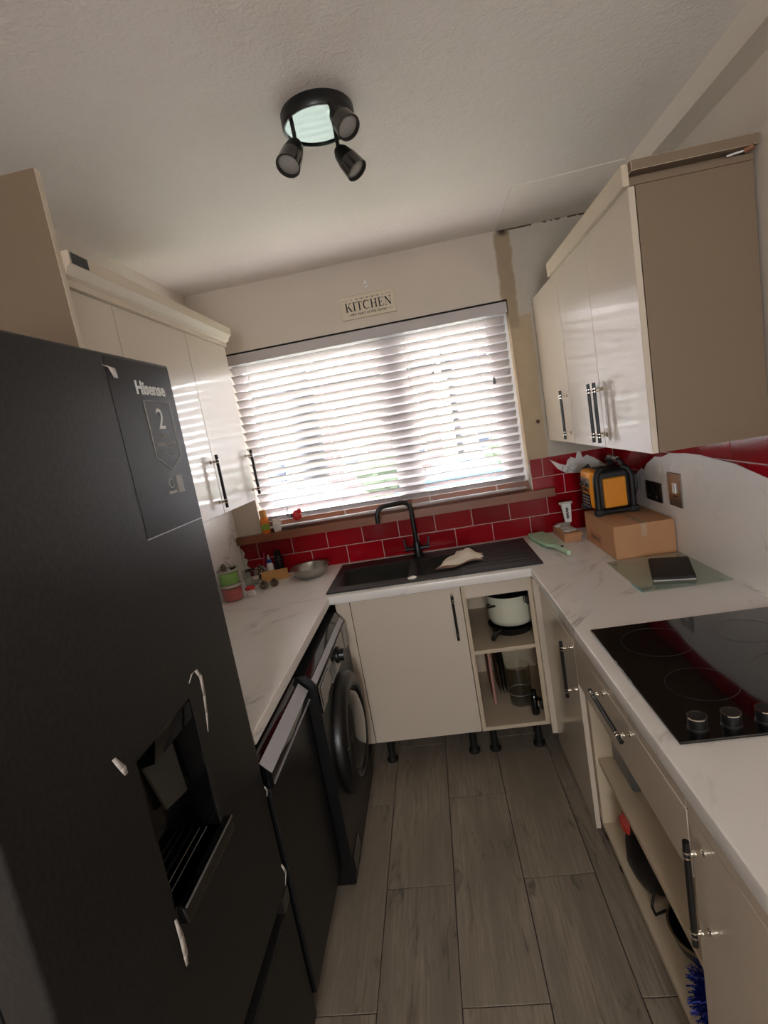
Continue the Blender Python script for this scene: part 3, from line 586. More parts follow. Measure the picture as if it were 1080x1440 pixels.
# hob
t = thing('hob', 'black glass hob with round knobs set into the worktop', 'hob', (.82, -1.6, ZT))
MB().box(HX0, HX1, HY0, HY1, ZT+.0005, ZT+.0065, m='black_gloss', bev=.0015, seg=1).build('glass', t)
def ring(c, r, th=.0012, m='print_glint_grey'): return MB().lathe((c[0], c[1], ZT+.0065), [(r-th, 0), (r-th, .0004), (r, .0004), (r, 0)], m, 56)
for c, r in (((.70, -1.455), .09), ((.93, -1.455), .075), ((.70, -1.69), .075), ((.93, -1.69), .105)): ring(c, r, .0010, 'zone_mark').build('zone_ring', t)
for x in (.612, .677, .742, .807): 
    k = MB().lathe((x, -1.853, ZT+.0065), [(0, 0), (.0195, 0), (.0195, .004), (.0178, .006), (.0178, .0265), (.0165, .028), (0, .028)], 'black_satin', 28).build('knob', t)
    MB().lathe((x, -1.853, ZT+.0065), [(.0172, .0272), (.0172, .0288), (.0188, .0288), (.0188, .0262)], 'chrome', 28).build('knob_rim', k)

# ================================================================== ceiling light, sign, blind
LC = Vector((.012, -1.285, H))
t = thing('ceiling_spotlight', 'round black ceiling light with mirror plate and three smoked spot heads', 'light', LC)
MB().lathe(LC, [(.098, 0), (.101, -.004), (.101, -.034), (.098, -.038), (.094, -.038), (.094, -.033)], 'black_satin', 48).build('rim', t)
MB().lathe(LC, [(.0945, -.033), (.04, -.0335), (0, -.0335)], 'mirror', 48).build('plate', t)
def spot(a, j, e):
    a, j, e = Vector(a), Vector(j), Vector(e); d = (e-j).normalized(); L = (e-j).length
    st = MB().tube([a, j], .0055, 'black_satin', 10).build('stem', t)
    hd = MB().lathe(j-d*.004, [(0, 0), (.014, .002), (.022, .016), (.026, .035), (.029, L*.55)], 'black_satin', 26, d).build('spot_head', t)
    MB().lathe(j-d*.004, [(.029, L*.55), (.031, L*.8), (.032, L), (.0295, L), (.0285, L*.6)], 'smoked', 26, d).build('glass_collar', hd)
    MB().lathe(j+d*(L-.02), [(.0285, 0), (.0285, .006), (.02, .010), (0, .011)], 'bulb_glass', 26, d).build('bulb', hd)
spot((-.053, -1.345, H-.033), (-.047, -1.372, H-.110), (-.072, -1.422, H-.185))
spot((.056, -1.372, H-.033), (.068, -1.385, H-.066), (.100, -1.415, H-.128))
spot((.052, -1.268, H-.033), (.054, -1.285, H-.105), (.098, -1.30, H-.178))
# sign
t = thing('wall_sign', 'small cream KITCHEN sign hanging above the window', 'sign', (-.027, -.01, 2.204))
MB().box(-.172, .117, -.012, -.0005, 2.206, 2.322, m='white_wood', bev=.0015, seg=1).build('board', t)
def serif_word(word, x0, zb, hh, gap):
    """letters drawn as thick and thin strokes with serifs, in the plane y = const"""
    mb = MB(); x = x0; yq = -.0122
    def bar(p, q, w):
        p = Vector((p[0], 0, p[1])); q = Vector((q[0], 0, q[1])); d = (q-p).normalized(); n = Vector((-d.z, 0, d.x))*w/2
        mb.prism([Vector((v.x, yq, v.z)) for v in (p+n, q+n, q-n, p-n)], (0, -.0008, 0), 'print_black')
    def P(u, v): return (x+u*hh, zb+v*hh)
    T, t_ = .15*hh, .05*hh
    def stem(u, w=T, s=.26):
        bar(P(u, 0), P(u, 1), w); bar(P(u-s/2, .02), P(u+s/2, .02), t_); bar(P(u-s/2, .98), P(u+s/2, .98), t_)
    for ch in word:
        if ch == 'K': stem(.15); bar(P(.22, .42), P(.66, .98), t_); bar(P(.36, .58), P(.70, .02), T); bar(P(.56, .98), P(.78, .98), t_); bar(P(.58, .02), P(.82, .02), t_); wd = .80
        elif ch == 'I': stem(.15); wd = .30
        elif ch == 'T': bar(P(.35, 0), P(.35, 1), T); bar(P(.22, .02), P(.48, .02), t_); bar(P(0, .97), P(.70, .97), t_*1.2); bar(P(.02, .97), P(.02, .76), t_); bar(P(.68, .97), P(.68, .76), t_); wd = .70
        elif ch == 'C':
            pr = None
            for i in range(15):
                a = math.radians(48+264*i/14); q = P(.38+.36*math.cos(a), .5+.48*math.sin(a))
                if pr: bar(pr, q, T if 4 <= i <= 10 else t_*1.4)
                pr = q
            bar(P(.66, .98), P(.66, .72), t_); wd = .72
        elif ch == 'H': stem(.15); stem(.65); bar(P(.15, .5), P(.65, .5), t_); wd = .80
        elif ch == 'E': stem(.15); bar(P(.15, .97), P(.60, .97), t_); bar(P(.15, .5), P(.46, .5), t_); bar(P(.15, .03), P(.62, .03), t_); bar(P(.6, .97), P(.6, .78), t_); bar(P(.62, .03), P(.62, .24), t_); bar(P(.46, .6), P(.46, .4), t_); wd = .64
        elif ch == 'N': bar(P(.14, 0), P(.14, 1), t_); bar(P(.14, .97), P(.68, .03), T); bar(P(.68, 0), P(.68, 1), t_); bar(P(.02, .02), P(.28, .02), t_); bar(P(0, .98), P(.22, .98), t_); bar(P(.56, .98), P(.82, .98), t_); wd = .82
        x += (wd+gap)*hh
    return mb.build('lettering', t, smooth=0)
serif_word('KITCHEN', -.147, 2.244, .044, .13)
text('lettering', 'the heart of the home', .021, 'print_dark', (-.03, -.0126, 2.228), (1, 0, 0), Z, t, shear=.4)
mb = MB()
for x in (-.135, .072): mb.box(x, x+.028, -.0126, -.012, 2.2275, 2.2285, m='print_dark')
for k in range(9): mb.box(-.086+.014*k, -.078+.014*k, -.0126, -.012, 2.298+.003*(k % 2), 2.303, m='print_dark')
for x in (-.11, .055): mb.lathe((x, -.012, 2.301), [(0, .0008), (.003, .0008), (.003, 0)], 'print_dark', 5, (0, -1, 0))
for x in (-.16, .07): mb.box(x, x+.035, -.0126, -.012, 2.3005, 2.3015, m='print_dark')
mb.build('ornament', t)
tag(MB().box(-.028, -.016, -.006, -.0005, 2.350, 2.385, m='bottle_white', bev=.002).tube([(-.022, -.006, 2.362), (-.022, -.014, 2.358), (-.022, -.016, 2.366)], .0022, 'copper', 8).build('wall_hook', None, (-.022, 0, 2.35)), 'tiny adhesive hook on the wall above the KITCHEN sign', 'hook')
tag(MB().cyl((.757, -.003, 1.515), (.757, .004, 1.515), .012, m='copper', n=12).lathe((.757, -.0005, 1.515), [(.008, .004), (.0, .004)], 'gap_dark', 12, (0, -1, 0)).build('cable_stub', None, (.757, 0, 1.515)), 'small round cable end poking from the patched wall right of the blind', 'cable')
# venetian blind
t = thing('venetian_blind', 'white slatted venetian blind half open across the window', 'blind', (-.09, .03, 1.165))
BX0, BX1 = -.842, .668; YB = .030
MB().box(BX0-.003, WX1, .0, .06, 2.148, 2.1565, m='gap_dark').build('shadow_gap_strip', t)  # black strip stands in for the shaded gap above the valance
MB().box(BX0, BX1+.006, -.010, -.002, 2.092, 2.146, m='blind_white', bev=.003).build('valance', t)
MB().box(BX0+.004, BX1, .004, .056, 2.098, 2.140, m='blind_white').build('headrail', t)
MB().box(BX0+.004, BX1-.012, YB-.024, YB+.024, 1.170, 1.179, m='blind_white', bev=.003).build('bottom_rail', t)
tilt = math.radians(37); pitch = .0442; ns = 20; zz = 2.066
mb = MB(); hw = .025; sec = []
for k in range(7):
    u = -1+2*k/6; sec.append((u*hw, .0016*(1-u*u)))
pt = [(p, q+.0014) for p, q in sec]+[(p, q-.0014) for p, q in sec[::-1]]
# rotate so that the room-side (negative y) edge is up
rot = [(p*math.cos(tilt)+q*math.sin(tilt), -p*math.sin(tilt)+q*math.cos(tilt)) for p, q in pt]
mb.prism([(BX0+.004, a, b) for a, b in rot], (BX1-.012-BX0-.004, 0, 0), 'blind_white')
sl0 = mb.build('slat', t, smooth=25)
for v in sl0.data.vertices: v.co += Vector(t['_o'])
for k in range(ns):
    if k == 0: o = sl0
    else:
        o = sl0.copy(); COL.objects.link(o); o.parent = t; ALL.append(o)
    o.location = Vector((0, YB, zz-k*pitch))-Vector(t['_o'])
for x in (-.74, -.355, .13, .50):
    MB().tube([(x, YB-.022, 2.10), (x, YB-.022, 1.168)], .0009, 'cord', 6).tube([(x, YB+.022, 2.10), (x, YB+.022, 1.168)], .0009, 'cord', 6).build('ladder_cord', t)
MB().tube([(.556, -.014, 2.095), (.560, -.013, 1.78)], .0011, 'cord', 6).lathe((.560, -.013, 1.745), [(0, 0), (.008, .002), (.0085, .012), (.006, .02), (.0075, .03), (.003, .036), (0, .037)], 'grey_plastic', 14).build('cord_pull', t)

# ================================================================== things on the sill
sz = 1.157
t = thing('juice_bottle', 'clear bottle of orange liquid with pale cap at the end of the window sill', 'bottle', (-.812, -.020, sz))
MB().lathe((-.812, -.020, sz), [(0, 0), (.022, 0), (.024, .004), (.024, .075), (.021, .085), (.018, .092)], 'orange_liquid', 24).build('body', t)
MB().lathe((-.812, -.020, sz), [(.018, .0925), (.0195, .093), (.0195, .128), (.017, .132), (0, .132)], 'kraft', 24).build('cap', t)
MB().lathe((-.812, -.020, sz), [(.0246, .02), (.0246, .055)], 'label_green', 24).build('label', t)
t = thing('white_pot', 'small white plastic pot on the sill beside the orange bottle', 'pot', (-.748, -.012, sz))
MB().lathe((-.748, -.012, sz), [(0, 0), (.018, 0), (.022, .004), (.023, .05), (.017, .056)], 'bottle_white', 22).build('body', t)
MB().lathe((-.748, -.012, sz), [(.017, .0565), (.018, .057), (.018, .072), (0, .074)], 'white_ceramic', 22).build('lid', t)
t = thing('bird_ornament', 'red bird ornament with a curled dark tail on wire legs on the sill', 'ornament', (-.632, -.016, sz))
MB().blob((-.622, -.016, sz+.072), .024, 'red_shiny', 3, 0, (1.15, .8, 1.25)).blob((-.605, -.016, sz+.094), .015, 'red_shiny', 2).build('body', t)
MB().blob((-.644, -.016, sz+.074), .014, 'black_satin', 2, .1, (1, .8, .9)).build('wing', t)
MB().tube([(-.648, -.016, sz+.068), (-.666, -.016, sz+.066), (-.676, -.016, sz+.082), (-.674, -.016, sz+.104), (-.666, -.016, sz+.125)], .0022, 'black_satin', 8).build('tail', t)
MB().lathe((-.628, -.016, sz), [(0, 0), (.026, 0), (.027, .006), (.02, .012), (.01, .03), (.012, .048), (0, .05)], 'clear_glass', 20).build('base', t)
for k, (x, y) in enumerate(((-.70, -.026), (-.672, -.022), (-.585, -.02))):
    tag(MB().lathe((x, y, sz), [(0, 0), (.009, 0), (.011, .003), (.011, .012), (.007, .016), (0, .016)], 'clear_glass', 16).build('glass_bead', None, (x, y, sz)), ('tiny clear glass bead on the sill right beside the white pot', 'tiny clear glass bead on the sill under the tail of the red bird', 'tiny clear glass bead on the sill before the red bird, furthest from the pot')[k], 'bead', 'glass beads on the sill')

# ================================================================== left worktop clutter
def zc(x, y): return (x, y, ZT)
def jar_candle(label, c, r, h, wax):
    t = thing('candle_jar', label, 'candle', c)
    MB().lathe(c, [(0, .004), (r-.005, .004), (r-.004, .006), (r-.004, h*.72), (0, h*.72)], wax, 32).build('wax', t)
    MB().lathe(c, [(0, 0), (r-.002, 0), (r, .003), (r, h-.002), (r-.001, h), (r-.003, h), (r-.0032, .005), (0, .0035)], 'clear_glass', 32).build('jar', t)
    for a in (0, 2.1, 4.2): MB().cyl((c[0]+.4*r*math.cos(a), c[1]+.4*r*math.sin(a), c[2]+h*.72), (c[0]+.4*r*math.cos(a), c[1]+.4*r*math.sin(a), c[2]+h*.72+.008), .001, m='print_dark', n=6).build('wick', t)
    MB().lathe((c[0], c[1], c[2]), [(r+.0006, h*.86), (r+.0012, h*.88), (r+.0012, h*.97), (r+.0006, h)], 'plastic_film', 32).build('rim_band', t)
cc = (-.918, -.405)
jar_candle('pink wax candle in a glass jar under the green candle', (*cc, ZT), .052, .083, 'candle_pink')
jar_candle('green wax candle in a glass jar stacked on the pink candle', (cc[0]-.002, cc[1], ZT+.0832), .050, .076, 'candle_green')
def cone(label, c, r, h, group=None, tip='cone_tip'):
    mb = MB()
    for lv in range(6):
        f = lv/5; rr = r*math.sin(math.pi*(.22+.70*f)); zc_ = c[2]+h*(.08+.80*f); n = 9 if lv < 5 else 5
        for k in range(n):
            a = 2*math.pi*(k+.5*(lv % 2))/n; d = Vector((math.cos(a), math.sin(a), .0)); s_ = Vector((-d.y, d.x, 0)); p = Vector((c[0], c[1], zc_))
            tp = p+d*rr+Vector((0, 0, h*.08)); bs = p+d*rr*.35; wv = rr*.34
            mb.prism([bs-s_*wv*.6, bs+s_*wv*.6, tp+s_*wv, tp+d*.003, tp-s_*wv], (0, 0, -.003), 'pine_cone'); mb.blob(tp, wv*.55, tip, 1)
    mb.lathe(c, [(0, 0), (r*.35, .002), (r*.5, h*.4), (r*.3, h*.85), (0, h*.92)], 'pine_cone', 12)
    return tag(mb.build('pine_cone', None, c), label, 'pine cone', group)
zt2 = ZT+.0832+.076
# cones and a green sprig on top of the green candle
cone('small pale pine cone lying on the green candle jar', (cc[0]-.018, cc[1]-.004, ZT+.0832+.0552), .02, .052)
t = thing('leaf_sprig', 'dark green leaf sprig stuck in the green candle jar', 'leaves', (cc[0]+.022, cc[1]+.012, ZT+.0832+.0552))
for k in range(5):
    a = 1.3*k; p = Vector((cc[0]+.022, cc[1]+.012, ZT+.0832+.0552)); q = p+Vector((.02*math.cos(a), .02*math.sin(a), .028)); s_ = Vector((-math.sin(a), math.cos(a), 0))*.007
    MB().prism([p, (p+q)/2+s_, q, (p+q)/2-s_], (0, 0, .0014), 'leaf').build('leaf', t)
MB().tube([(cc[0]+.022, cc[1]+.012, ZT+.0832+.0552), (cc[0]+.021, cc[1]+.012, ZT+.0832+.075)], .0016, 'bark', 6).build('stem', t)
# clear glass tumbler
gj = (-.892, -.19, ZT)
t = thing('glass_tumbler', 'clear glass tumbler holding dark bits between the candles and pine cones', 'glass', gj)
MB().lathe(gj, [(0, 0), (.036, 0), (.038, .003), (.041, .092), (.0385, .092), (.036, .008), (0, .007)], 'clear_glass', 32).build('glass', t)
MB().blob((gj[0], gj[1], ZT+.086), .024, 'print_dark', 2, .2, (1.2, .9, .35)).build('contents', t)
cone('dark pine cone with pale tips leaning behind the cardboard piece', (-.872, -.088, ZT), .034, .088)
cone('small pale-tipped pine cone beside the red topped ornament', (-.792, -.292, ZT), .024, .046)
cone('brown pine cone next to the cardboard piece in front of the tiles', (-.742, -.272, ZT), .022, .046)
mg = (-.828, -.395, ZT)
t = thing('mushroom_ornament', 'little white ornament with a red top beside the pink candle', 'ornament', mg)
MB().lathe(mg, [(0, 0), (.018, 0), (.024, .008), (.022, .02), (.015, .030), (.013, .036), (0, .036)], 'white_ceramic', 24).build('base', t)
MB().lathe(mg, [(.013, .0362), (.026, .038), (.025, .046), (.014, .055), (0, .057)], 'red_shiny', 24).build('red_cap', t)
tag(MB().blob((-.775, -.385, ZT+.0055), .0055, 'clear_glass', 2).build('glass_bead', None, (-.775, -.385, ZT)), 'tiny clear glass bead on the worktop beside the red topped ornament', 'bead')
t = thing('glass_jar', 'small clear jar with pink lid behind the red topped ornament', 'jar', (-.842, -.262, ZT))
MB().lathe((-.842, -.262, ZT), [(0, 0), (.022, 0), (.024, .003), (.024, .045), (.018, .052)], 'clear_glass', 24).build('body', t)
MB().lathe((-.842, -.262, ZT), [(.018, .0525), (.02, .053), (.02, .066), (0, .067)], 'plastic_film', 24).build('lid', t)
# folded cardboard piece
t = thing('cardboard_sleeve', 'tan folded cardboard sleeve standing on edge in front of the tiles', 'cardboard', (-.77, -.15, ZT))
MB().prism([(-.843, -.168, ZT), (-.705, -.135, ZT), (-.703, -.130, ZT+.056), (-.845, -.160, ZT+.058)], (0, .004, 0), 'kraft').build('front_panel', t)
MB().prism([(-.843, -.163, ZT), (-.705, -.130, ZT), (-.69, -.075, ZT), (-.83, -.10, ZT)], (0, 0, .003), 'kraft').build('bottom_panel', t)
# glue bottle, black bottle, pen
gb = (-.822, -.055, ZT)
t = thing('glue_bottle', 'white glue bottle with blue collar against the red tiles', 'bottle', gb)
MB().lathe(gb, [(0, 0), (.018, 0), (.02, .003), (.02, .07), (.013, .082)], 'bottle_white', 22).build('body', t)
MB().lathe(gb, [(.013, .0825), (.0145, .083), (.012, .102), (0, .102)], 'blue_cap', 20).build('collar', t)
MB().lathe(gb, [(.007, .1025), (.0035, .128), (0, .129)], 'white_ceramic', 14).build('nozzle', t)
bb = (-.772, -.04, ZT)
t = thing('black_bottle', 'black bottle standing behind the glue bottle by the tiles', 'bottle', bb)
MB().lathe(bb, [(0, 0), (.024, 0), (.026, .003), (.026, .095), (.02, .112)], 'black_satin', 22).build('body', t)
MB().lathe(bb, [(.02, .1125), (.018, .113), (.018, .14), (0, .141)], 'black_matt', 20).build('cap', t)
tag(MB().tube([(-.868, -.048, ZT+.004), (-.856, -.013, ZT+.138)], .0045, 'magenta', 10).lathe((-.868, -.048, ZT), [(0, 0), (.003, .0), (.0045, .008)], 'print_black', 10).build('marker_pen', None, (-.868, -.048, ZT)), 'magenta pen leaning on the tiles beside the glue bottle', 'pen')
# steel bowl
sb = (-.562, -.178, ZT)
t = thing('steel_bowl', 'shallow round stainless steel bowl beside the sink', 'bowl', sb)
MB().lathe(sb, [(0, 0), (.062, 0), (.07, .003), (.092, .03), (.099, .056), (.108, .060), (.108, .0615), (.097, .0585), (.090, .031), (.068, .005), (0, .0025)], 'brushed_steel', 48).build('bowl', t)
# dish cloth on the drainer: draped sheet
bmx = MB(); N = 22; g = {}
random.seed(3)
c0 = Vector((.105, -.475, 0)); c1 = Vector((.335, -.42, 0)); c2 = Vector((.345, -.30, 0)); c3 = Vector((.235, -.19, 0))
for i in range(N+1):
    for j in range(N+1):
        u, v = i/N, j/N; p = c0*(1-u)*(1-v)+c1*u*(1-v)+c2*u*v+c3*(1-u)*v
        h = .012+.030*(math.sin(u*math.pi)**.8)*(math.sin(v*math.pi)**.7)+.010*math.sin(9*u+5*v)*math.sin(math.pi*v)*math.sin(math.pi*u)+.006*math.sin(17*v-6*u)*math.sin(math.pi*u)
        p.x += .008*math.sin(11*v+2*u); p.y += .008*math.sin(9*u+1)
        g[(i, j)] = bmx.bm.verts.new((p.x, p.y, ZT+.0095+max(.002, h)))
for i in range(N):
    for j in range(N):
        f = bmx.bm.faces.new((g[(i, j)], g[(i+1, j)], g[(i+1, j+1)], g[(i, j+1)])); f.material_index = bmx.mi('cloth_edge' if j == 0 else 'cloth')
o = bmx.build('dish_cloth', None, (.24, -.36, ZT+.0082), smooth=80); md = o.modifiers.new('thick', 'SOLIDIFY'); md.thickness = .004; tag(o, 'crumpled cream dish cloth lying on the sink between bowl and drainer', 'cloth')
tag(MB().lathe((-.003, -.515, ZT+.007), [(0, .0), (.02, .0), (.022, .004), (.014, .008), (0, .009)], 'white_ceramic', 20).build('soap_piece', None, (-.003, -.515, ZT+.007)), 'small white soap piece on the front rim of the sink', 'soap')

# ================================================================== right worktop things
# green brush
t = thing('cleaning_brush', 'pale green brush with a long flat head lying beside the drainer', 'brush', (.68, -.28, ZT))
ax = Vector((.05, -.42, 0)).normalized(); nx = Vector((-ax.y, ax.x, 0)); p0 = Vector((.655, -.07, ZT))
def L(u, v, z=0): return p0+ax*u+nx*v+Vector((0, 0, z))
hd = [L(0, -.038), L(0, .038), L(.05, .044), L(.20, .040), L(.27, .022), L(.30, .010), L(.30, -.012), L(.26, -.034), L(.1, -.042)]
MB().prism([v+Vector((0, 0, .014)) for v in hd], (0, 0, .014), 'green_plastic').build('head', t)
mb = MB()
for k in range(26):
    for s_ in (0, 1): q = L(.008+k*.0098, -.036+.010*s_-(.0 if k < 22 else -.012)); mb.cyl(q+Vector((0, 0, .0005)), q+Vector((0, 0, .0145)), .0028, m='green_bristle', n=6)
mb.build('bristles', t)['kind'] = 'stuff'
MB().tube([L(.285, 0, .018), L(.33, .004, .02), L(.40, .008, .017), L(.435, .010, .016)], .013, 'green_plastic', 14, [.009, .014, .013, .011]).build('handle', t)
MB().cyl(L(.365, .006, .028), L(.375, .0065, .033), .006, m='black_satin', n=12).build('button', t)
# small open carton, bag and white tube
t = thing('carton', 'small brown carton wrapped in clear plastic behind the big cardboard box', 'box', (.80, -.17, ZT))
MB().box(.757, .838, -.272, -.04, ZT+.0005, ZT+.045, m='cardboard', bev=.002, seg=1).build('body', t)
MB().prism([(.757, -.272, ZT+.045), (.838, -.272, ZT+.045), (.842, -.292, ZT+.036), (.765, -.296, ZT+.034)], (0, 0, .002), 'cardboard_flap').build('flap', t)
mb = MB(); random.seed(5)
for k in range(9): mb.blob((.775+.05*random.random(), -.25+.19*random.random(), ZT+.053), .024, 'plastic_clear', 2, .12, (1, 1, .33))
mb.build('plastic_wrap', t)
t = thing('adhesive_tube', 'white printed tube standing upside down on the small carton', 'tube', (.825, -.10, ZT+.0615))
MB().prism([(.798, -.11, ZT+.165), (.846, -.115, ZT+.165), (.842, -.105, ZT+.065), (.812, -.100, ZT+.065)], (0, .018, 0), 'bottle_white').build('body', t)
MB().box(.788, .856, -.112, -.096, ZT+.163, ZT+.175, m='plastic_film', bev=.002, seg=1).build('crimp', t)
mb = MB()
for k in range(7): mb.box(.818, .828+.003*(k % 2), -.1135, -.1105, ZT+.085+.009*k, ZT+.091+.009*k, m='print_dark')
mb.build('print', t)
# big cardboard box
t = thing('cardboard_box', 'brown taped cardboard box with red outlined print under the radio', 'box', (.99, -.47, ZT))
MB().box(.866, 1.109, -.674, -.272, ZT+.0005, ZT+.145, m='cardboard', bev=.002, seg=1).build('body', t)
MB().box(.9755, .998, -.6752, -.674, ZT+.09, ZT+.144, m='tape').box(.9755, .998, -.6745, -.272, ZT+.145, ZT+.1456, m='tape').build('tape', t)
mb = MB(); xq = .8655
for a, b, c, e in ((-.502, -.342, .930, .9325), (-.502, -.342, .972, .9745), (-.344, -.342, .93, .9745), (-.502, -.500, .93, .9745)): mb.box(xq-.0006, xq, a, b, c, e, m='print_red')
for k in range(9):
    y = -.36-.0145*k; mb.box(xq-.0006, xq, y-.009, y, .942, .9445, m='print_dark'); mb.box(xq-.0006, xq, y-.003, y, .942, .963, m='print_dark'); mb.box(xq-.0006, xq, y-.009, y, .9525 if k % 2 else .9605, .955 if k % 2 else .963, m='print_dark')
mb.build('print', t)
# jobsite radio
rz = ZT+.1458
t = thing('jobsite_radio', 'yellow and black rugged work radio standing on the cardboard box', 'radio', (.965, -.33, rz))
rx0, rx1, ry0, ry1 = .878, 1.058, -.440, -.225
def rr(x0, x1, y0, y1, z0, z1, m, b): return MB().box(x0, x1, y0, y1, z0, z1, m=m, bev=b, seg=3)
rr(rx0+.014, rx1-.01, ry0+.012, ry1-.012, rz+.018, rz+.205, 'radio_black', .022).build('body', t)
rr(rx0-.008, rx0+.05, ry0+.026, ry1-.026, rz+.028, rz+.208, 'radio_yellow', .020).build('front_panel', t)
MB().box(rx0-.011, rx0-.004, ry0+.05, ry1-.05, rz+.03, rz+.098, m='radio_black', bev=.0015, seg=1).build('battery_door', t)
for k in range(4): MB().box(rx0-.0135, rx0-.010, ry0+.058, ry1-.058, rz+.037+.015*k, rz+.040+.015*k, m='silver_strip', bev=.001, seg=1).build('grille_bar', t)
MB().box(rx0-.010, rx0-.004, ry0+.045, ry1-.045, rz+.128, rz+.172, m='radio_grey', bev=.002, seg=1).build('control_plate', t)
MB().box(rx0-.0112, rx0-.009, ry0+.095, ry1-.06, rz+.148, rz+.166, m='lcd').build('display', t)
for y in (ry0+.066, ry1-.07): MB().lathe((rx0-.010, y, rz+.141), [(0, .012), (.009, .011), (.0105, 0)], 'black_satin', 18, (-1, 0, 0)).build('dial', t)
t['_o'] = tuple(t.location)
text('lettering', 'DEWALT', .026, 'print_black', (rx0-.0086, (ry0+ry1)/2, rz+.113), (0, -1, 0), Z, t, bold=.0006)
# side speaker grille facing the camera side, with ribs
rr(rx0+.040, rx1-.038, ry0+.004, ry0+.03, rz+.03, rz+.168, 'radio_yellow', .008).build('speaker_grille', t)
mb = MB()
for k in range(14): mb.box(rx0+.046, rx1-.044, ry0+.0025, ry0+.006, rz+.036+.0092*k, rz+.0395+.0092*k, m='radio_yellow')
mb.build('grille_ribs', t)
# roll cage: four posts with feet and hoops
for x in (rx0+.012, rx1-.014):
    for y in (ry0+.008, ry1-.008):
        MB().tube([(x, y, rz+.006), (x, y, rz+.17), (x+(.012 if x < .96 else -.012), y+(.006 if y < -.33 else -.006), rz+.20), (x+(.035 if x < .96 else -.035), y+(.010 if y < -.33 else -.010), rz+.212)], .014, 'radio_black', 12).build('cage_post', t)
        rr(x-.02, x+.02, y-.018, y+.018, rz, rz+.03, 'radio_black', .006).build('bumper_foot', t)
for y in (ry0+.006, ry1-.006): MB().tube([(rx0+.012, y, rz+.015), (rx1-.014, y, rz+.015)], .011, 'radio_black', 10).build('cage_rail', t)
MB().tube([(rx1-.03, ry0+.02, rz+.20), (rx1-.05, ry0+.03, rz+.235), (rx1-.05, (ry0+ry1)/2, rz+.245), (rx1-.05, ry1-.03, rz+.235), (rx1-.03, ry1-.02, rz+.20)], .012, 'radio_black', 12).build('carry_handle', t)
MB().tube([(rx1-.052, ry0+.05, rz+.247), (rx1-.052, ry1-.05, rz+.247)], .009, 'radio_grey', 10).build('handle_grip', t)
MB().tube([(rx1-.004, ry0+.03, rz+.05), (rx1+.012, ry0+.02, rz+.10), (rx1+.012, ry0+.02, rz+.15), (rx1-.004, ry0+.03, rz+.19)], .004, 'black_satin', 8).build('aerial', t)
# glass board with black slab
t = thing('glass_board', 'clear glass chopping board on the worktop between box and hob', 'chopping board', (.97, -.89, ZT))
MB().prism([(.818, -.700, ZT+.0035), (.812, -1.075, ZT+.0035), (1.108, -1.075, ZT+.0035), (1.108, -.697, ZT+.0035)], (0, 0, .005), 'board_glass').build('glass', t)
for x, y in ((.84, -.73), (.84, -1.05), (1.085, -.73), (1.085, -1.05)): MB().cyl((x, y, ZT+.0002), (x, y, ZT+.0034), .008, m='plastic_film', n=14).build('foot', t)
MB().box(.8100, .8118, -1.07, -.98, ZT+.004, ZT+.008, m='teal_edge').build('edge_tape', t)
t = thing('kitchen_scale', 'flat black slab like a kitchen scale lying on the glass board', 'scale', (.985, -.905, ZT+.0086))
pc = [(.955, -.775), (.880, -1.000), (1.008, -1.035), (1.085, -.815)]
MB().prism([(x, y, ZT+.0095) for x, y in pc], (0, 0, .004), 'plastic_film').build('base', t)
cxp = sum(p[0] for p in pc)/4; cyp = sum(p[1] for p in pc)/4
mb = MB(); mb.prism([(cxp+(x-cxp)*1.03, cyp+(y-cyp)*1.03, ZT+.0136) for x, y in pc], (0, 0, .010), 'black_matt'); bmesh.ops.bevel(mb.bm, geom=list(mb.bm.edges), offset=.003, segments=2, affect='EDGES'); mb.build('top', t)
# switches and sockets
t = thing('light_switch', 'brushed steel switch plate with a white rocker on the marble splashback', 'switch', (XR-.0122, -.703, 1.108))
MB().box(XR-.018, XR-.0122, -.757, -.650, 1.108, 1.246, m='brushed_steel', bev=.002, seg=1).build('plate', t)
MB().prism([(XR-.018, -.718, 1.165), (XR-.018, -.694, 1.165), (XR-.018, -.694, 1.205), (XR-.018, -.718, 1.205)], (-.005, 0, 0), 'white_gloss').build('rocker', t)
MB().box(XR-.0195, XR-.018, -.725, -.688, 1.15, 1.153, m='gap_dark').build('slot', t)
t = thing('wall_socket', 'black double socket on the splashback next to the steel switch', 'socket', (XR-.0122, -.505, 1.10))
MB().box(XR-.020, XR-.0122, -.577, -.430, 1.102, 1.188, m='black_satin', bev=.002, seg=1).build('plate', t)
for y in (-.54, -.467):
    for z in (1.125,): MB().box(XR-.0212, XR-.020, y-.012, y+.012, z-.008, z+.008, m='gap_dark', bev=.001, seg=1).build('pin_slot', t)
    MB().box(XR-.023, XR-.020, y-.009, y+.009, 1.155, 1.175, m='black_gloss', bev=.001, seg=1).build('rocker', t)

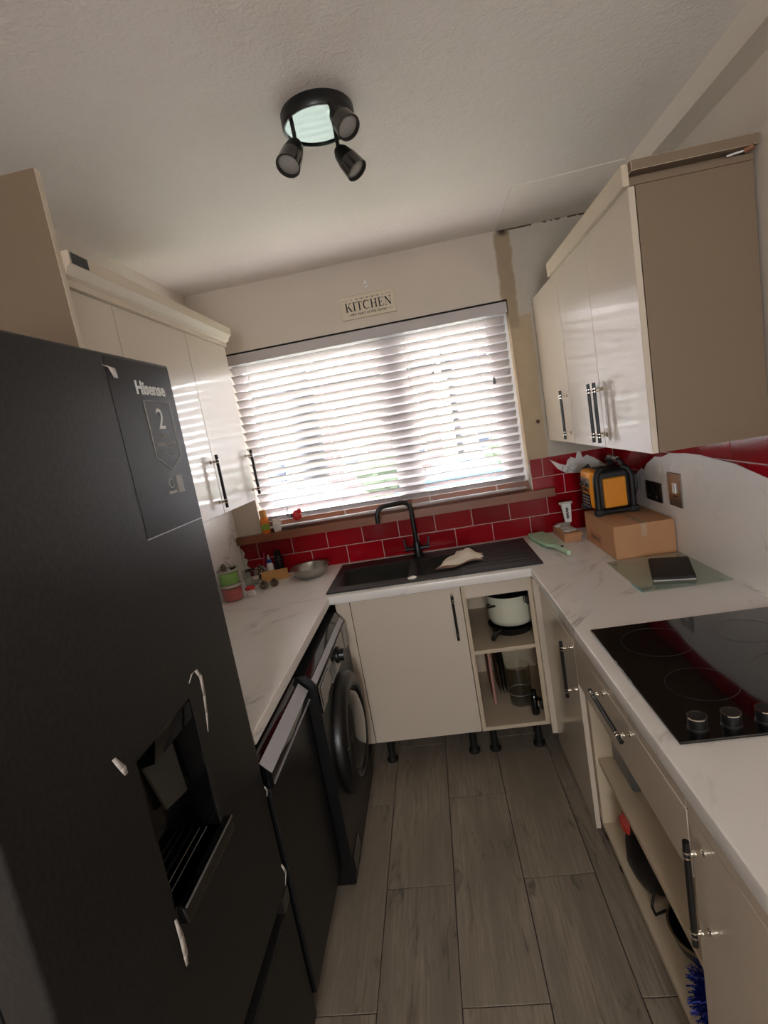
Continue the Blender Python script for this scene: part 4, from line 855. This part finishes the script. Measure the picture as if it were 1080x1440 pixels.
# ================================================================== inside the open cupboard
sh_z = .5497
pc = (.432, -.378)
t = thing('frying_pan', 'black frying pan under the cream pot in the open cupboard', 'pan', (*pc, sh_z))
MB().lathe((*pc, sh_z), [(0, 0), (.085, 0), (.095, .004), (.112, .040), (.114, .041), (.110, .040), (.093, .008), (0, .006)], 'black_satin', 40).build('body', t)
MB().tube([(pc[0]-.06, pc[1]-.088, sh_z+.03), (pc[0]-.095, pc[1]-.13, sh_z+.034), (pc[0]-.11, pc[1]-.165, sh_z+.03)], .011, 'black_satin', 10).build('handle', t)
t = thing('stock_pot', 'cream enamel pot with black lid on the shelf of the open cupboard', 'pot', (*pc, sh_z+.0415))
pz2 = sh_z+.0415; pq = (.440, -.366)
MB().lathe((*pq, pz2), [(0, 0), (.088, 0), (.102, .008), (.112, .03), (.114, .150), (.111, .150), (.109, .03), (0, .006)], 'enamel', 40).build('body', t)
MB().lathe((*pq, pz2), [(.1155, .151), (.117, .154), (.10, .167), (.04, .176), (.016, .178), (.014, .19), (.02, .20), (0, .202)], 'black_satin', 40).build('lid', t)
for sg in (-1, 1): MB().tube([(pq[0]+sg*.10, pq[1]-.045, pz2+.11), (pq[0]+sg*.118, pq[1]-.05, pz2+.11), (pq[0]+sg*.118, pq[1]-.09, pz2+.11), (pq[0]+sg*.08, pq[1]-.078, pz2+.11)], .005, 'black_satin', 8).build('handle', t)
bz = BB+.0187
t = tag(MB().box(.290, .304, -.40, -.10, bz+.0005, bz+.30, m='pink_board', bev=.004).build('serving_board', None, (.297, -.25, bz)), 'pinkish brown board standing upright in the open cupboard', 'board')
for k, x in enumerate((.322, .338, .354)):
    pl_ = ('thin metal plate on edge right against the pinkish board', 'thin metal plate on edge between two other metal plates', 'thin metal plate on edge on the side towards the clear jug')[k]
    tag(MB().lathe((x, -.27, bz+.122), [(0, 0), (.075, .0), (.085, .003), (.12, .012), (.121, .014), (.084, .006), (0, .003)], 'brushed_steel', 36, (1, 0, 0)).build('metal_plate', None, (x, -.27, bz)), pl_, 'plate', 'metal plates on edge in the cupboard')
t = thing('glass_jug', 'large clear jug at the bottom of the open cupboard', 'jug', (.425, -.40, bz))
MB().lathe((.425, -.40, bz), [(0, 0), (.050, 0), (.056, .004), (.060, .12), (.062, .20), (.059, .20), (.057, .12), (.052, .008), (0, .006)], 'clear_glass', 32).build('body', t)
MB().lathe((.425, -.40, bz), [(.0565, .06), (.0575, .066)], 'print_glint_grey', 32).build('level_mark', t)
t = thing('black_can', 'small black spray bottle at the front corner of the open cupboard', 'bottle', (.472, -.515, bz))
MB().lathe((.472, -.515, bz), [(0, 0), (.018, 0), (.020, .003), (.020, .085), (.013, .098)], 'black_gloss', 20).build('body', t)
MB().lathe((.472, -.515, bz), [(.013, .0985), (.014, .099), (.014, .12), (0, .121)], 'black_satin', 20).build('cap', t)
# ================================================================== low shelves of the hob cabinet
hz = .130
random.seed(11)
for k in range(3):
    z0 = hz+.0005+k*.052
    t = thing('food_container', ('bottom grey food container of the stack on the low shelf', 'middle grey food container of the stack on the low shelf', 'top grey food container of the stack on the low shelf')[k], 'container', (.70, -1.25, z0), 'food containers stacked on the low shelf')
    MB().box(.63, .80, -1.286, -1.195, z0, z0+.042, m='grey_plastic', bev=.006).build('body', t); MB().box(.626, .804, -1.290, -1.191, z0+.0425, z0+.051, m='plastic_film', bev=.003).build('lid', t)
t = thing('storage_tin', 'dark grey tin at the end of the upper open shelf', 'tin', (.70, -1.26, .384))
MB().box(.62, .80, -1.36, -1.19, .3845, .50, m='grey_plastic', bev=.008).build('body', t); MB().box(.617, .803, -1.363, -1.187, .5005, .515, m='dark_strip', bev=.004).build('lid', t)
t = thing('carrier_bag', 'crumpled black bag with red top on the low open shelf', 'bag', (.67, -1.40, hz))
def heap(c, r, m, jit, sc, z0):
    mb = MB().blob(c, r, m, 3, jit, sc)
    for v in mb.bm.verts: v.co.z = max(v.co.z, z0+.001)
    return mb
heap((.646, -1.408, hz+.082), .08, 'black_bag', .05, (.95, 1.30, 1.45), hz).build('bag', t)
MB().blob((.598, -1.36, hz+.150), .030, 'red_bag', 3, .12, (.8, 1.5, .7)).build('red_top', t)
MB().tube([(.61, -1.49, hz+.04), (.592, -1.515, hz+.012), (.592, -1.54, hz+.012), (.615, -1.555, hz+.04)], .004, 'black_bag', 8).build('strap', t)
t = thing('mixing_bowl', 'dark bowl with a thin steel rim on the low shelf', 'bowl', (.69, -1.645, hz))
bc = (.690, -1.642, hz)
MB().lathe(bc, [(0, .001), (.055, .001), (.066, .006), (.085, .035), (.098, .075), (.095, .075), (.082, .037), (.062, .010), (0, .006)], 'black_satin', 44).build('body', t)
MB().lathe(bc, [(.0945, .0755), (.0995, .0755), (.1000, .0785), (.0945, .0785)], 'chrome', 48).build('rim', t)
t = thing('tinsel_bundle', 'bundle of shiny blue foil tinsel on the low shelf', 'tinsel', (.635, -1.80, hz))
heap((.636, -1.815, hz+.062), .06, 'blue_foil', .12, (.95, 1.05, 1.25), hz).build('core', t)
mb = MB(); random.seed(21)
for k in range(900):
    a = random.uniform(0, 6.28); e = random.uniform(-.9, 1.4); d = Vector((math.cos(a)*math.cos(e), math.sin(a)*math.cos(e), math.sin(e))); p = Vector((.636, -1.815, hz+.078))+Vector((d.x*.056, d.y*.064, d.z*.075)); q = p+(d+Vector((random.uniform(-.6, .6), random.uniform(-.6, .6), random.uniform(-.8, .3))))*.017
    q.z = max(q.z, hz+.002); p.z = max(p.z, hz+.002); q.y = min(max(q.y, -1.916), -1.752); s_ = d.orthogonal().normalized()*.0012; mb._fin([mb.bm.faces.new([mb.bm.verts.new(v) for v in (p-s_, p+s_, q+s_, q-s_)])], 'blue_foil')
mb.build('foil_strips', t, smooth=0)['kind'] = 'stuff'
t = thing('pan_stack', 'dark saucepan at the back of the upper open shelf', 'pan', (.80, -1.62, .384))
MB().lathe((.80, -1.62, .3845), [(0, 0), (.10, 0), (.105, .004), (.107, .12), (.104, .12), (.101, .008), (0, .005)], 'black_satin', 36).build('body', t)
MB().tube([(.80, -1.72, .48), (.79, -1.80, .485), (.785, -1.87, .48)], .011, 'black_satin', 10).build('handle', t)

# ================================================================== outside the window
GZ = -1.1
struct(sbox('ground', -40, 40, .6, 60, GZ-.2, GZ, m='grass'))
struct(sbox('road', -40, 40, 11, 17.5, GZ, GZ+.02, m='tarmac'))['label'] = 'grey road beyond the lawn'
struct(sbox('path', -40, 40, 4, 7.5, GZ, GZ+.02, m='render_wall'))
def house(x0, x1, y0, m, label, wins):
    t = thing('house', label, 'house', ((x0+x1)/2, y0+3, GZ), 'houses across the road'); ht = 5.6
    MB().box(x0, x1, y0, y0+7, GZ, GZ+ht, m=m).build('wall', t)
    MB().prism([(x0-.3, y0-.4, GZ+ht), (x0-.3, y0+7.4, GZ+ht), (x0-.3, y0+3.5, GZ+ht+1.9)], (x1-x0+.6, 0, 0), 'roof').build('roof', t)
    n = wins
    for k in range(n):
        xc = x0+(x1-x0)*(k+.5)/n
        for z in (GZ+.9, GZ+3.2):
            w_ = MB().plate([xc-.7, xc-.6, xc+.6, xc+.7], [z, z+.1, z+1.2, z+1.3], {(1, 1)}, y0-.05, y0+.02, lambda u, v, q: (u, q, v), 'upvc').build('window', t); MB().box(xc-.6, xc+.6, y0-.02, y0+.01, z+.1, z+1.2, m='house_glass').build('pane', w_)
house(-15, -6.6, 24, 'render_wall', 'pale rendered house across the road with dark roof', 3)
house(-5.4, .9, 25, 'brick_wall', 'brick house across the road with dark roof', 2)
house(1.9, 10, 24, 'render_wall', 'pale house across the road behind the blue car', 3)
def car(x, y, m, label):
    t = thing('car', label, 'car', (x, y, GZ+.02)); z = GZ+.02
    side = [(-2.0, .35), (-2.0, .75), (-1.75, .92), (-1.1, 1.0), (-.6, 1.42), (.75, 1.46), (1.45, 1.02), (1.95, .90), (2.05, .6), (2.0, .35)]
    MB().prism([(x+a, y, z+b) for a, b in side], (0, 1.7, 0), m).build('body', t)
    MB().prism([(x+a, y-.01, z+b) for a, b in ((-.95, 1.02), (-.55, 1.36), (.70, 1.40), (1.25, 1.04))], (0, 1.72, 0), 'house_glass').build('side_glass', t)
    for dx in (-1.3, 1.25):
        for dy in (-.03, 1.55): MB().cyl((x+dx, y+dy, z+.32), (x+dx, y+dy+.18, z+.32), .32, m='tyre', n=22).build('wheel', t)
car(.9, 12.2, 'car_blue', 'bright blue car parked across the road'); car(-4.2, 12.4, 'car_grey', 'grey car parked across the road'); car(5.6, 12.3, 'car_grey', 'grey car parked beyond the blue one')
def shrub(x, y, r, label):
    t = thing('shrub', label, 'bush', (x, y, GZ)); random.seed(int(x*10)); mb = MB()
    for k in range(7): mb.blob((x+random.uniform(-.7, .7)*r, y+random.uniform(-.4, .4)*r, GZ+r*random.uniform(.6, 1.3)), r*.6, 'leaf', 2, .15)
    mb.build('foliage', t); MB().cyl((x, y, GZ), (x, y, GZ+r*.8), .08, m='bark', n=8).build('stem', t)
for x, y, r, lb in ((-2.3, 19.5, 1.0, 'round green bush in front of the brick house'), (3.4, 19.6, .9, 'small round green bush behind the blue car'), (6.6, 20, 1.2, 'largest round green bush, in front of the pale house behind the blue car'), (-8.0, 19.8, 1.1, 'round green bush in front of the pale house next to the brick one')): shrub(x, y, r, lb)
for o in ALL:
    if o.get('kind') == 'stuff': continue
for o in ALL:
    if '_o' in o: del o['_o']
for o in bpy.data.objects:
    if o.name.startswith('shrub'): o['group'] = 'bushes across the road'
